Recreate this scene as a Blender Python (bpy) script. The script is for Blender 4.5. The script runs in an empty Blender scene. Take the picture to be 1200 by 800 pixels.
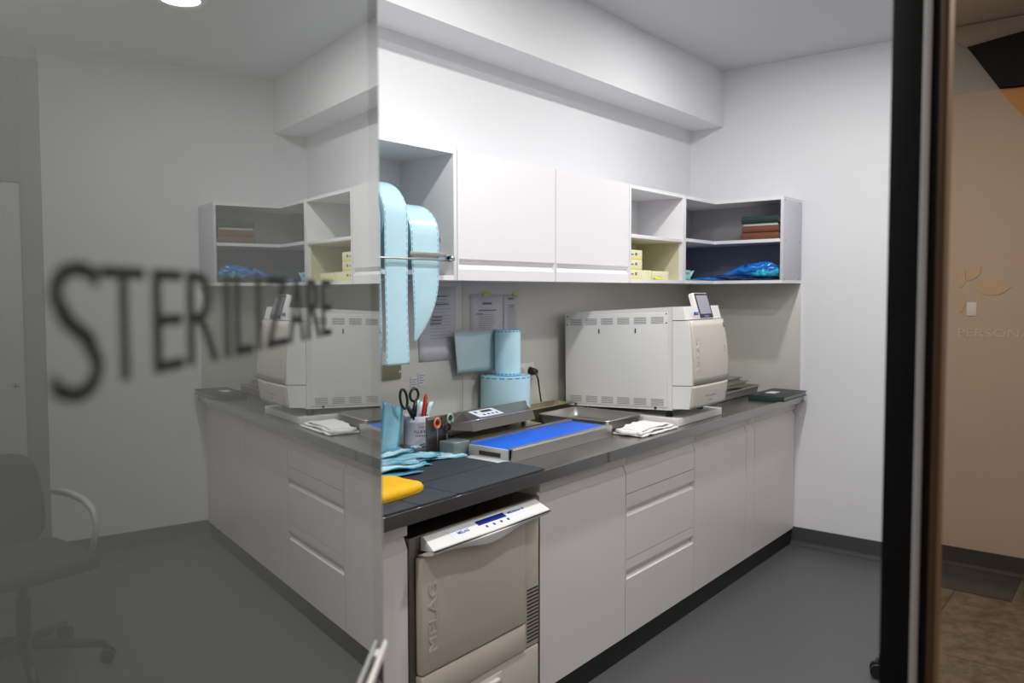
import bpy, bmesh, math, random
from mathutils import Vector, Matrix, noise
random.seed(7)
sc = bpy.context.scene
COL = sc.collection
# ------------------------------------------------------------------ camera, world, exposure
YAW, PITCH, ROLL, FPX, CX, CY = math.radians(40.0156), math.radians(2.8749), math.radians(-.2245), 952.696, 556.767, 390.734
F = Vector((math.cos(YAW)*math.cos(PITCH), math.sin(YAW)*math.cos(PITCH), -math.sin(PITCH)))
R0 = Vector((math.sin(YAW), -math.cos(YAW), 0)); U0 = R0.cross(F)
RR = R0*math.cos(ROLL)+U0*math.sin(ROLL); UU = -R0*math.sin(ROLL)+U0*math.cos(ROLL)
cd = bpy.data.cameras.new('camera'); cam = bpy.data.objects.new('camera', cd); COL.objects.link(cam)
M = Matrix((RR, UU, -F)).transposed().to_4x4(); M.translation = Vector((0, 0, 1.5053)); cam.matrix_world = M
cd.sensor_width = 36; cd.lens = FPX/1200*36
cd.shift_x = (600-CX)/1200; cd.shift_y = -(400-CY)/1200
cd.clip_start = .02; cd.dof.use_dof = True; cd.dof.focus_distance = 3.3; cd.dof.aperture_fstop = 5.0
sc.camera = cam
w = bpy.data.worlds.new('world'); sc.world = w; w.use_nodes = True
w.node_tree.nodes['Background'].inputs[0].default_value = (.5, .55, .6, 1); w.node_tree.nodes['Background'].inputs[1].default_value = .05
sc.view_settings.view_transform = 'Standard'; sc.view_settings.look = 'None'; sc.view_settings.gamma = 1
sc.view_settings.exposure = 0.16
try: sc.view_settings.use_curve_mapping = False
except Exception: pass
ROOM_W = 19.0      # watts of each room downlight
HALL_W = 28.0       # watts of each added, unseen corridor lamp
LIGHTS_ROOM = [(3.745, 1.235), (2.05, 1.235), (.35, 1.235), (2.55, .60)]
ADDED_LIGHTS_HALL = [(3.35, -.85), (1.3, -.85)]  # unseen lamps added to brighten the tan wall mirrored in the pane
XR, YW, YS, ZS, ZC = 4.894, 2.310, 2.093, 2.524, 2.862
YC, YB, YU = 1.583, 1.628, 2.007
YP = .172          # corridor face of the glazed partition

# ------------------------------------------------------------------ materials
MATS = {}
def mat(name, col, rough=.5, metal=0, coat=0, noise_amt=0, scale=20, bump=0, alpha=1, emis=0, trans=0, stretch=None, coord='Object', spec=.5):
    if name in MATS: return MATS[name]
    m = bpy.data.materials.new(name); m.use_nodes = True; nt = m.node_tree; b = nt.nodes['Principled BSDF']
    b.inputs['Base Color'].default_value = (*col, 1); b.inputs['Roughness'].default_value = rough
    b.inputs['Metallic'].default_value = metal; b.inputs['Coat Weight'].default_value = coat; b.inputs['Coat Roughness'].default_value = .12
    b.inputs['Transmission Weight'].default_value = trans; b.inputs['Specular IOR Level'].default_value = spec
    if emis: b.inputs['Emission Color'].default_value = (*col, 1); b.inputs['Emission Strength'].default_value = emis
    tc = nt.nodes.new('ShaderNodeTexCoord'); mp = nt.nodes.new('ShaderNodeMapping'); n = nt.nodes.new('ShaderNodeTexNoise')
    nt.links.new(tc.outputs[coord], mp.inputs[0]); nt.links.new(mp.outputs[0], n.inputs['Vector'])
    if stretch: mp.inputs['Scale'].default_value = stretch
    n.inputs['Scale'].default_value = scale; n.inputs['Detail'].default_value = 4
    amt = noise_amt if noise_amt else .02
    mx = nt.nodes.new('ShaderNodeMix'); mx.data_type = 'RGBA'
    mx.inputs[6].default_value = (*[c*(1-amt) for c in col], 1); mx.inputs[7].default_value = (*[min(1, c*(1+amt)) for c in col], 1)
    nt.links.new(n.outputs['Fac'], mx.inputs[0]); nt.links.new(mx.outputs[2], b.inputs['Base Color'])
    if bump:
        bp = nt.nodes.new('ShaderNodeBump'); bp.inputs['Strength'].default_value = bump; bp.inputs['Distance'].default_value = .002
        nt.links.new(n.outputs['Fac'], bp.inputs['Height']); nt.links.new(bp.outputs[0], b.inputs['Normal'])
    MATS[name] = m; return m
wall_m = mat('white_wall_paint', (.77, .77, .79), .7, noise_amt=.01, scale=3, bump=.05)
ceil_m = mat('ceiling_paint', (.62, .63, .66), .8, scale=3)
cab_m = mat('white_lacquer', (.80, .79, .81), .38, coat=.15, scale=2)
basewarm_m = mat('pale_grey_lacquer', (.74, .68, .675), .40, coat=.2, scale=2)  # white fronts; warm bounce from the floor is put into the colour
inner_m = mat('white_melamine', (.72, .76, .77), .5, scale=4)
creambounce_m = mat('cream_melamine', (.66, .63, .44), .55, scale=4)  # yellow bounced light in the lower shelf cell, put into the colour
slateshade_m = mat('slate_blue_liner', (.19, .235, .32), .5, scale=4, noise_amt=.05)  # shade and blue bounce in the lower corner cell, painted as colour
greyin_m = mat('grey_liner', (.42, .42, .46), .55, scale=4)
plinth_m = mat('black_plinth', (.012, .012, .013), .5, scale=8)
steel_m = mat('brushed_steel', (.40, .39, .38), .27, metal=1, noise_amt=.12, scale=6, stretch=(1, 30, 30), bump=.03)
steel2_m = mat('satin_steel', (.58, .55, .52), .40, metal=1, noise_amt=.08, scale=8, stretch=(1, 20, 20))
darksteel_m = mat('dull_dark_steel', (.26, .225, .20), .4, metal=1, noise_amt=.1, scale=8, stretch=(1, 20, 20))
gold_m = mat('brownish_anodised_metal', (.42, .37, .24), .35, metal=.7, noise_amt=.08)
splash_m = mat('grey_glass_backsplash', (.60, .59, .54), .25, coat=.3, noise_amt=.02, scale=2)
floor_m = mat('grey_vinyl', (.088, .088, .092), .42, noise_amt=.06, scale=60)
skirt_m = mat('dark_grey_vinyl_skirting', (.064, .064, .067), .3, scale=40)
beige_m = mat('beige_appliance_paint', (.56, .49, .41), .42, coat=.1, scale=3)
ivory_m = mat('ivory_plastic', (.80, .78, .75), .35, coat=.1, scale=3)
machine_m = mat('white_machine_paint', (.74, .735, .715), .42, scale=3)
silver_m = mat('champagne_plastic', (.60, .545, .485), .35, coat=.1, scale=3)
black_m = mat('black_plastic', (.012, .012, .014), .4)
dark_m = mat('dark_slot', (.03, .03, .03), .6)
ventgrey_m = mat('vent_grey', (.22, .22, .22), .6)
lcd_m = mat('lcd_blue', (.02, .03, .30), .2, coat=.5)
screen_m = mat('grey_lilac_screen', (.30, .29, .38), .15, coat=.6)
bluetext_m = mat('blue_print', (.02, .09, .42), .4)
greytext_m = mat('grey_print', (.16, .15, .16), .5)
palegrey_m = mat('pale_grey_print', (.64, .63, .60), .45)
label_m = mat('white_label_film', (.78, .80, .84), .3)
belt_m = mat('blue_belt', (.004, .12, .72), .5, noise_amt=.03, scale=80)
towel_m = mat('white_terry', (.78, .76, .75), .95, noise_amt=.05, scale=90, bump=.6)
film_m = mat('pale_blue_film', (.50, .74, .83), .28, coat=.3, noise_amt=.08, scale=14)
pouch_m = mat('blue_pouch_film', (.30, .60, .74), .25, coat=.4, noise_amt=.18, scale=25, bump=.3)
pouch2_m = mat('light_blue_pouch_paper', (.56, .77, .83), .4, coat=.2, noise_amt=.1, scale=25, bump=.3)
pouchdark_m = mat('teal_pouch_film', (.10, .38, .52), .25, coat=.4, noise_amt=.2, scale=25)
edge_m = mat('blue_edge_print', (.05, .30, .68), .4)
loose_m = mat('grey_blue_loose_film', (.45, .58, .60), .25, coat=.3, noise_amt=.05)
mat_m = mat('charcoal_rubber', (.030, .038, .050), .6, noise_amt=.35, scale=400, bump=.7)
yellow_m = mat('yellow_cloth', (.90, .50, .002), .7, noise_amt=.05, scale=60, bump=.2)
cup_m = mat('lilac_white_tin', (.62, .60, .70), .4, noise_amt=.05)
red_m = mat('red_plastic', (.50, .03, .02), .35)
orange_m = mat('orange_plastic', (.75, .22, .10), .4)
green_m = mat('grey_green_plastic', (.30, .52, .42), .4)
paper_m = mat('white_paper', (.62, .62, .66), .8)
ink_m = mat('ink', (.20, .20, .23), .8)
inkpale_m = mat('pale_ink', (.44, .44, .47), .8)
tape_m = mat('yellow_tape', (.50, .50, .14), .5)
brownp_m = mat('olive_brown_plastic', (.20, .175, .11), .5)
folder_m = mat('dark_green_cloth', (.010, .035, .030), .6)
brownleather_m = mat('brown_leatherette', (.16, .05, .025), .5, noise_amt=.15)
binder_m = mat('black_green_binder', (.018, .028, .028), .45)
binderedge_m = mat('binder_paper_edge', (.35, .37, .38), .8, noise_amt=.4, scale=60, stretch=(20, 1, 1))
olive_m = mat('olive_folder', (.23, .215, .16), .6)
creambox_m = mat('cream_carton', (.80, .78, .52), .6)
yellowp_m = mat('yellow_print', (.85, .75, .05), .6)
tealp_m = mat('teal_print', (.10, .42, .38), .5)
aqua_m = mat('aqua_wrapper', (.42, .66, .68), .4, noise_amt=.1)
bag_m = mat('bright_blue_plastic_bag', (.01, .20, .72), .2, coat=.6, noise_amt=.3, scale=12, bump=.4)
bag2_m = mat('dark_blue_plastic_bag', (.01, .07, .22), .2, coat=.6, noise_amt=.3, scale=12, bump=.4)
bag3_m = mat('cyan_plastic_bag', (.03, .42, .62), .2, coat=.6, noise_amt=.3, scale=12, bump=.4)
fabric_m = mat('charcoal_chair_fabric', (.045, .045, .048), .9, noise_amt=.2, scale=200)
greyplastic_m = mat('light_grey_plastic', (.55, .56, .56), .45)
frame_m = mat('black_frame', (.003, .003, .004), .6, spec=.2)
gasket_m = mat('grey_gasket', (.45, .45, .46), .5)
woodtrim_m = mat('brown_wood_edge', (.07, .036, .016), .5, noise_amt=.25, scale=8, stretch=(8, 8, 1))
tan_m = mat('tan_wall', (.56, .475, .41), .75, noise_amt=.06, scale=2)
halltop_m = mat('grey_green_wall_band', (.42, .45, .44), .8)
hallceil_m = mat('corridor_ceiling', (.45, .42, .39), .8)
orangewall_m = mat('amber_wall', (.62, .33, .12), .8)
chrome_m = mat('polished_chrome', (.85, .85, .86), .12, metal=1)
handle_m = mat('white_handle', (.88, .87, .88), .25, coat=.4)
door_letter_m = mat('dark_grey_vinyl_lettering', (.014, .016, .016), .7, spec=.1)
walldoor_m = mat('grey_door_leaf', (.55, .58, .60), .5)
walltrim_m = mat('grey_door_trim', (.30, .31, .31), .6)
leafd_m = mat('beige_leaf_decal', (.60, .47, .33), .6)
paledecal_m = mat('pale_decal', (.70, .64, .58), .6)

def stone():
    m = bpy.data.materials.new('stone_tile'); m.use_nodes = True; nt = m.node_tree; b = nt.nodes['Principled BSDF']
    tc = nt.nodes.new('ShaderNodeTexCoord'); br = nt.nodes.new('ShaderNodeTexBrick'); n = nt.nodes.new('ShaderNodeTexNoise')
    br.offset = .5; br.inputs['Scale'].default_value = 1; br.inputs['Brick Width'].default_value = .9; br.inputs['Row Height'].default_value = .45
    br.inputs['Mortar Size'].default_value = .004; br.inputs['Color1'].default_value = (.26, .22, .155, 1); br.inputs['Color2'].default_value = (.20, .172, .13, 1); br.inputs['Mortar'].default_value = (.11, .097, .08, 1)
    n.inputs['Scale'].default_value = 14; n.inputs['Detail'].default_value = 8; n.inputs['Roughness'].default_value = .7
    mx = nt.nodes.new('ShaderNodeMix'); mx.data_type = 'RGBA'; mx.blend_type = 'MULTIPLY'; mx.inputs[0].default_value = 1
    cr = nt.nodes.new('ShaderNodeValToRGB'); cr.color_ramp.elements[0].position = .35; cr.color_ramp.elements[0].color = (.4, .4, .4, 1); cr.color_ramp.elements[1].position = .65; cr.color_ramp.elements[1].color = (1, 1, 1, 1)
    nt.links.new(tc.outputs['Object'], br.inputs['Vector']); nt.links.new(tc.outputs['Object'], n.inputs['Vector']); nt.links.new(n.outputs['Fac'], cr.inputs[0])
    nt.links.new(br.outputs['Color'], mx.inputs[6]); nt.links.new(cr.outputs[0], mx.inputs[7]); nt.links.new(mx.outputs[2], b.inputs['Base Color'])
    b.inputs['Roughness'].default_value = .4
    return m
stone_m = stone()
def film_glass(name, tint, clear, body, ior=1.5, const=None):
    """tinted glass: sharp two-surface Fresnel reflection over a dim view through the pane"""
    m = bpy.data.materials.new(name); m.use_nodes = True; nt = m.node_tree
    for n in list(nt.nodes):
        if n.type != 'OUTPUT_MATERIAL': nt.nodes.remove(n)
    out = [n for n in nt.nodes if n.type == 'OUTPUT_MATERIAL'][0]
    g = nt.nodes.new('ShaderNodeBsdfGlossy'); g.inputs['Roughness'].default_value = 0; g.inputs['Color'].default_value = (*tint, 1)
    d = nt.nodes.new('ShaderNodeBsdfDiffuse'); d.inputs['Color'].default_value = (*body, 1)
    t = nt.nodes.new('ShaderNodeBsdfTransparent'); t.inputs['Color'].default_value = (*clear, 1)
    a = nt.nodes.new('ShaderNodeMixShader'); a.inputs[0].default_value = .06
    nt.links.new(t.outputs[0], a.inputs[1]); nt.links.new(d.outputs[0], a.inputs[2])
    b = nt.nodes.new('ShaderNodeMixShader')
    geo = nt.nodes.new('ShaderNodeNewGeometry'); inv = nt.nodes.new('ShaderNodeMath'); inv.operation = 'SUBTRACT'; inv.inputs[0].default_value = 1
    nt.links.new(geo.outputs['Backfacing'], inv.inputs[1])
    mul = nt.nodes.new('ShaderNodeMath'); mul.operation = 'MULTIPLY'; nt.links.new(inv.outputs[0], mul.inputs[1])
    if const: mul.inputs[0].default_value = const
    else:
        fr = nt.nodes.new('ShaderNodeFresnel'); fr.inputs[0].default_value = ior
        tw = nt.nodes.new('ShaderNodeMath'); tw.operation = 'MULTIPLY'; tw.inputs[1].default_value = 2; nt.links.new(fr.outputs[0], tw.inputs[0])
        pl = nt.nodes.new('ShaderNodeMath'); pl.operation = 'ADD'; pl.inputs[1].default_value = 1; nt.links.new(fr.outputs[0], pl.inputs[0])
        dv = nt.nodes.new('ShaderNodeMath'); dv.operation = 'DIVIDE'; nt.links.new(tw.outputs[0], dv.inputs[0]); nt.links.new(pl.outputs[0], dv.inputs[1])
        nt.links.new(dv.outputs[0], mul.inputs[0])
    nt.links.new(mul.outputs[0], b.inputs[0])
    nt.links.new(a.outputs[0], b.inputs[1]); nt.links.new(g.outputs[0], b.inputs[2]); nt.links.new(b.outputs[0], out.inputs[0])
    return m
doorglass_m = film_glass('tinted_door_glass', (.95, .98, .96), (.60, .60, .58), (.05, .05, .048), 1.55)
paneglass_m = film_glass('dark_pane_glass', (.98, .96, .94), (.03, .03, .03), (.05, .05, .05), const=.66)
def emitter(name, col, s):
    m = bpy.data.materials.new(name); m.use_nodes = True; b = m.node_tree.nodes['Principled BSDF']
    b.inputs['Base Color'].default_value = (.8, .8, .8, 1)
    b.inputs['Emission Color'].default_value = (*col, 1); b.inputs['Emission Strength'].default_value = s; return m
led_m = emitter('led_diffuser', (.95, .98, 1), 9)

# ------------------------------------------------------------------ mesh helpers
ORG = {}
class MB:
    def __init__(s): s.bm = bmesh.new(); s.mats = []; s.xf = None
    def mi(s, m):
        if m is None: return 0
        if m not in s.mats: s.mats.append(m)
        return s.mats.index(m)
    def _tag(s, faces, m, smooth=False):
        i = s.mi(m)
        for f in faces: f.material_index = i; f.smooth = smooth
    def box(s, x0, x1, y0, y1, z0, z1, bev=0, m=None, seg=2):
        t = bmesh.new(); r = bmesh.ops.create_cube(t, size=1)
        for v in t.verts: v.co = Vector((x0+(v.co.x+.5)*(x1-x0), y0+(v.co.y+.5)*(y1-y0), z0+(v.co.z+.5)*(z1-z0)))
        if bev: bmesh.ops.bevel(t, geom=t.edges[:], offset=bev, segments=seg, affect='EDGES', profile=.5)
        s.merge(t, m, bool(bev)); return s
    def merge(s, t, m=None, smooth=False, mx=None):
        vm = {}
        for v in t.verts: vm[v] = s.bm.verts.new(mx @ v.co if mx else v.co)
        i = s.mi(m)
        for f in t.faces:
            try: nf = s.bm.faces.new([vm[v] for v in f.verts]); nf.material_index = i; nf.smooth = smooth
            except ValueError: pass
        t.free()
    def obox(s, c, ax, ay, az, hx, hy, hz, bev=0, m=None):
        t = bmesh.new(); bmesh.ops.create_cube(t, size=2)
        for v in t.verts: v.co = Vector((v.co.x*hx, v.co.y*hy, v.co.z*hz))
        if bev: bmesh.ops.bevel(t, geom=t.edges[:], offset=bev, segments=2, affect='EDGES', profile=.5)
        mx = Matrix((Vector(ax), Vector(ay), Vector(az))).transposed().to_4x4(); mx.translation = Vector(c)
        s.merge(t, m, bool(bev), mx); return s
    def prism(s, prof, x0, x1, m=None, smooth=False):      # profile of (y,z), extruded along x
        a = [s.bm.verts.new((x0, y, z)) for y, z in prof]; b = [s.bm.verts.new((x1, y, z)) for y, z in prof]; n = len(prof); fs = []
        for i in range(n): fs.append(s.bm.faces.new((a[i], a[(i+1) % n], b[(i+1) % n], b[i])))
        fs.append(s.bm.faces.new(a[::-1])); fs.append(s.bm.faces.new(b)); s._tag(fs, m, smooth)
        for f in fs[-2:]: f.smooth = False
        return s
    def zprism(s, prof, z0, z1, m=None, smooth=False):     # profile of (x,y), extruded along z
        a = [s.bm.verts.new((x, y, z0)) for x, y in prof]; b = [s.bm.verts.new((x, y, z1)) for x, y in prof]; n = len(prof); fs = []
        for i in range(n): fs.append(s.bm.faces.new((a[i], a[(i+1) % n], b[(i+1) % n], b[i])))
        fs.append(s.bm.faces.new(a[::-1])); fs.append(s.bm.faces.new(b)); s._tag(fs, m, smooth); return s
    def cyl(s, p0, p1, r0, r1=None, seg=24, m=None, cap=True):
        r1 = r0 if r1 is None else r1; p0 = Vector(p0); p1 = Vector(p1); d = (p1-p0).normalized()
        u = d.orthogonal().normalized(); v = d.cross(u)
        A = [s.bm.verts.new(p0+(u*math.cos(2*math.pi*i/seg)+v*math.sin(2*math.pi*i/seg))*r0) for i in range(seg)]
        B = [s.bm.verts.new(p1+(u*math.cos(2*math.pi*i/seg)+v*math.sin(2*math.pi*i/seg))*r1) for i in range(seg)]
        s._tag([s.bm.faces.new((A[i], A[(i+1) % seg], B[(i+1) % seg], B[i])) for i in range(seg)], m, True)
        if cap: s._tag([s.bm.faces.new(A[::-1]), s.bm.faces.new(B)], m)
        return s
    def tube(s, pts, r, seg=10, m=None, closed=False, flat=1.0):
        P = [Vector(p) for p in pts]; rings = []; n = len(P); ref = None
        for i, p in enumerate(P):
            a = P[(i-1) % n] if (i or closed) else P[0]; b = P[(i+1) % n] if (i < n-1 or closed) else P[-1]
            d = (b-a).normalized()
            u = d.orthogonal().normalized() if ref is None else (ref-d*ref.dot(d)).normalized()
            ref = u; v = d.cross(u); rr = r[i] if isinstance(r, (list, tuple)) else r
            rings.append([s.bm.verts.new(p+(u*math.cos(2*math.pi*k/seg)+v*math.sin(2*math.pi*k/seg)*flat)*rr) for k in range(seg)])
        fs = []
        for i in range(n if closed else n-1):
            A = rings[i]; B = rings[(i+1) % n]
            for k in range(seg): fs.append(s.bm.faces.new((A[k], A[(k+1) % seg], B[(k+1) % seg], B[k])))
        if not closed: fs.append(s.bm.faces.new(rings[0][::-1])); fs.append(s.bm.faces.new(rings[-1]))
        s._tag(fs, m, True); return s
    def lathe(s, prof, c, seg=48, m=None):                 # profile of (r,z) round a vertical axis
        rings = []
        for r, z in prof: rings.append([s.bm.verts.new((c[0]+r*math.cos(2*math.pi*k/seg), c[1]+r*math.sin(2*math.pi*k/seg), c[2]+z)) for k in range(seg)])
        fs = []
        for i in range(len(prof)-1):
            A, B = rings[i], rings[i+1]
            for k in range(seg): fs.append(s.bm.faces.new((A[k], A[(k+1) % seg], B[(k+1) % seg], B[k])))
        s._tag(fs, m, True); return s
    def grid(s, fn, nu, nv, m=None, mfn=None, smooth=True):
        V = [[s.bm.verts.new(fn(i/nu, j/nv)) for j in range(nv+1)] for i in range(nu+1)]
        for i in range(nu):
            for j in range(nv):
                f = s.bm.faces.new((V[i][j], V[i+1][j], V[i+1][j+1], V[i][j+1])); f.smooth = smooth
                f.material_index = s.mi(mfn(i, j) if mfn else m)
        return s
    def loft(s, rings, m=None, smooth=True, cap=True):
        V = [[s.bm.verts.new(p) for p in r] for r in rings]; n = len(V[0]); fs = []
        for a, b in zip(V[:-1], V[1:]):
            for k in range(n): fs.append(s.bm.faces.new((a[k], a[(k+1) % n], b[(k+1) % n], b[k])))
        s._tag(fs, m, smooth)
        if cap: s._tag([s.bm.faces.new(V[0][::-1]), s.bm.faces.new(V[-1])], m)
        return s
    def quad(s, *p, m=None): s._tag([s.bm.faces.new([s.bm.verts.new(q) for q in p])], m); return s
    def text(s, txt, org, xd, ud, h, width=None, m=None, depth=.0008, align='LEFT', bold=0, off=.0004):
        cu = bpy.data.curves.new('t', 'FONT'); cu.body = txt; cu.size = 1; cu.extrude = 0; cu.offset = bold; cu.resolution_u = 3
        ob = bpy.data.objects.new('t', cu); COL.objects.link(ob)
        me = bpy.data.meshes.new_from_object(ob); bpy.data.objects.remove(ob); bpy.data.curves.remove(cu)
        xs = [v.co.x for v in me.vertices]; ys = [v.co.y for v in me.vertices]
        x0, x1, y0, y1 = min(xs), max(xs), min(ys), max(ys); ky = h/(y1-y0); kx = width/(x1-x0) if width else ky
        xd = Vector(xd).normalized(); ud = Vector(ud).normalized(); nd = xd.cross(ud); org = Vector(org)
        if align == 'CENTER': org = org-xd*(x1-x0)*kx/2
        t = bmesh.new(); t.from_mesh(me); bpy.data.meshes.remove(me)
        fs = t.faces[:]
        if depth:
            r = bmesh.ops.extrude_face_region(t, geom=fs)
            for v in [g for g in r['geom'] if isinstance(g, bmesh.types.BMVert)]: v.co.z += 1
        for v in t.verts: v.co = org+xd*(v.co.x-x0)*kx+ud*(v.co.y-y0)*ky+nd*(off+v.co.z*depth)
        s.merge(t, m); return s
    def tilt(s, fn):
        for v in s.bm.verts: v.co = fn(v.co)
        return s
    def build(s, name, m=None, parent=None, loc=None, solid=0, sub=0, recalc=True):
        if m is not None and not s.mats: s.mats = [m]
        if recalc: bmesh.ops.recalc_face_normals(s.bm, faces=s.bm.faces[:])
        if parent is not None: o = ORG[parent.name]
        else:
            vs = [v.co for v in s.bm.verts]
            o = Vector(loc) if loc else Vector(((min(v.x for v in vs)+max(v.x for v in vs))/2, (min(v.y for v in vs)+max(v.y for v in vs))/2, min(v.z for v in vs)))
        me = bpy.data.meshes.new(name)
        for v in s.bm.verts: v.co = v.co-o
        s.bm.to_mesh(me); s.bm.free()
        for q in s.mats: me.materials.append(q)
        ob = bpy.data.objects.new(name, me); COL.objects.link(ob)
        if parent is not None: ob.parent = parent
        else: ob.location = o
        ORG[ob.name] = o
        if solid:
            q = ob.modifiers.new('s', 'SOLIDIFY'); q.thickness = solid; q.offset = 0
        if sub:
            q = ob.modifiers.new('u', 'SUBSURF'); q.levels = sub; q.render_levels = sub
        return ob
def thing(name, label, cat, loc, group=None):
    o = bpy.data.objects.new(name, None); COL.objects.link(o); o.location = loc; o.empty_display_size = .05
    ORG[o.name] = Vector(loc); o['label'] = label; o['category'] = cat
    if group: o['group'] = group
    return o
def tag(o, label, cat, group=None):
    o['label'] = label; o['category'] = cat
    if group: o['group'] = group
    return o
def struct(o): o['kind'] = 'structure'; return o
def B(x0, x1, y0, y1, z0, z1, bev=0, m=None): return MB().box(x0, x1, y0, y1, z0, z1, bev, m)

# ------------------------------------------------------------------ the room
LX = -1.1
struct(B(LX-.1, XR+.1, YP, YW+.1, -.1, 0).build('floor', floor_m))
struct(B(LX-.1, XR+.1, YP-.1, YW+.1, ZC, ZC+.1).build('ceiling', ceil_m))
struct(B(LX-.1, XR+.1, YW, YW+.1, 0, ZC).build('wall_back', wall_m))
wr = struct(MB().box(XR, XR+.1, .76, YW, 0, ZC).box(XR+.04, XR+.1, YP, .76, 0, ZC).build('wall_right', wall_m))
struct(B(LX-.1, LX, YP, YW, 0, ZC).build('wall_left', wall_m))
struct(B(LX-.1, 1.497, 1.60, YW, 0, ZC-.001).build('wall_pier', mat('grey_wall_paint', (.52, .54, .54), .75, scale=3)))  # added plain block; its lit face gives the brightness gradient behind the door glass
struct(MB().box(1.497, XR, YS, YW, ZS, ZC).build('trim_1', wall_m))                                   # boxed-in soffit above the wall units
d2 = struct(B(XR+.005, XR+.038, YP+.03, .66, 0, 2.11, .003).build('door_2', walldoor_m))
B(XR-.012, XR+.006, .60, .63, 1.0, 1.03, .004).build('door_handle', chrome_m, d2)
struct(MB().box(XR-.004, XR+.04, .66, .765, .0, 2.78, .003).box(XR+.0, XR+.038, YP+.03, .66, 2.115, 2.78).build('trim_2', walltrim_m))
# skirting on the right wall with a coved foot
def cove(y0, y1, X, sgn, name):
    prof = [(0, .105), (.006*sgn, .103), (.006*sgn, .022), (.010*sgn, .010), (.020*sgn, .003), (.034*sgn, .0006), (0, .0006)]
    mb = MB(); a = [mb.bm.verts.new((X-px, y0, z)) for px, z in prof]; b = [mb.bm.verts.new((X-px, y1, z)) for px, z in prof]
    n = len(prof); fs = [mb.bm.faces.new((a[i], a[(i+1) % n], b[(i+1) % n], b[i])) for i in range(n)]+[mb.bm.faces.new(a), mb.bm.faces.new(b[::-1])]
    for f in fs: f.smooth = False
    return struct(mb.build(name, skirt_m))
cove(.765, YB+.03, XR, 1, 'baseboard_right')
# splash panels under the wall units
sp = MB().box(1.498, 2.659, YW-.006, YW, .9, 1.553, .0008).box(2.661, XR-.006, YW-.006, YW, .9, 1.553, .0008)
struct(sp.build('trim_3', splash_m))
struct(MB().box(XR-.006, XR, 1.606, YW-.006, .9, 1.553, .0008).box(XR-.009, XR, 1.600, 1.606, .9, 1.553, .001, label_m).build('trim_4', splash_m)).data.materials.append(splash_m)
o = bpy.data.objects['trim_4']; o.data.materials.clear(); o.data.materials.append(label_m); o.data.materials.append(splash_m)
for i, p in enumerate(o.data.polygons): p.material_index = 1 if min(o.data.vertices[v].co.y for v in p.vertices)+o.location.y >= 1.6055 else 0

# ------------------------------------------------------------------ corridor
HB = -1.75
XC = 5.055
def K(y, z): return (.344+(y-.344)*1.034, 1.505+(z-1.505)*1.034)
struct(B(LX-.1, XC+.1, HB-.1, YP, -.1, 0).build('floor_corridor', stone_m))
struct(B(4.63, XC-.001, -1.4, -.15, 0, .004, .001).build('trim_5', skirt_m))
struct(B(LX-.1, XC+.1, HB-.1, YP-.1, 2.905, 3.0).build('ceiling_corridor', hallceil_m))
struct(B(LX-.1, XC+.1, HB-.1, HB, 0, 2.905).build('wall_front', tan_m))
struct(MB().box(XC, XC+.1, HB, YP, 0, 2.555, 0, tan_m).box(XC, XC+.1, HB, YP, 2.555, 2.905, 0, halltop_m).build('wall_corridor', None))
cove(HB, YP-.02, XC, 1, 'baseboard_corridor')
struct(B(LX-.1, LX, HB, YP, 0, 2.905).build('wall_corridor_left', tan_m))
struct(B(XR, XC, YP-.001, YP+.02, 0, 2.905).build('wall_corridor_return', tan_m))
# dark ceiling beam at the end of the corridor, cut off on the slant, and the amber recess under it
def poly_x(pts, x0, x1, m, name):
    pts = [K(*p) for p in pts]
    mb = MB(); a = [mb.bm.verts.new((x0, y, z)) for y, z in pts]; b = [mb.bm.verts.new((x1, y, z)) for y, z in pts]; n = len(pts)
    for i in range(n): mb.bm.faces.new((a[i], a[(i+1) % n], b[(i+1) % n], b[i]))
    mb.bm.faces.new(a[::-1]); mb.bm.faces.new(b); return struct(mb.build(name, m))
poly_x([(-.560, 2.855), (.06, 2.855), (.06, 2.80), (-.425, 2.735)], XC-.05, XC-.002, hallceil_m, 'trim_6')
poly_x([(-.425, 2.735), (.06, 2.80), (.06, 2.50), (-.29, 2.52)], XC-.09, XC-.002, frame_m, 'trim_7')
poly_x([(-.29, 2.515), (.06, 2.495), (.06, 2.15), (-.10, 2.25)], XC-.03, XC-.002, orangewall_m, 'trim_8')

# glazed partition: jamb, pane
jm = MB()
jm.box(.93, .952, YP+.002, YP+.046, 0, ZC-.002, .0015)
jamb = struct(jm.build('trim_9', frame_m))
MB().box(.9275, .9302, YP+.009, YP+.0165, 0, ZC-.002, .001).build('gasket', gasket_m, jamb)
MB().box(.9305, .958, YP-.006, YP+.0018, 0, ZC-.002, .0015).build('edge_strip', woodtrim_m, jamb)
pane = struct(B(.953, 3.90, YP+.004, YP+.012, 0, ZC-.002).build('window_1', paneglass_m))
struct(B(3.90, XR, YP, YP+.022, 0, ZC-.002).build('wall_partition', wall_m))
struct(B(LX, -.02, YP-.05, YP+.05, 0, ZC-.002).build('wall_partition_left', wall_m))
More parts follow.
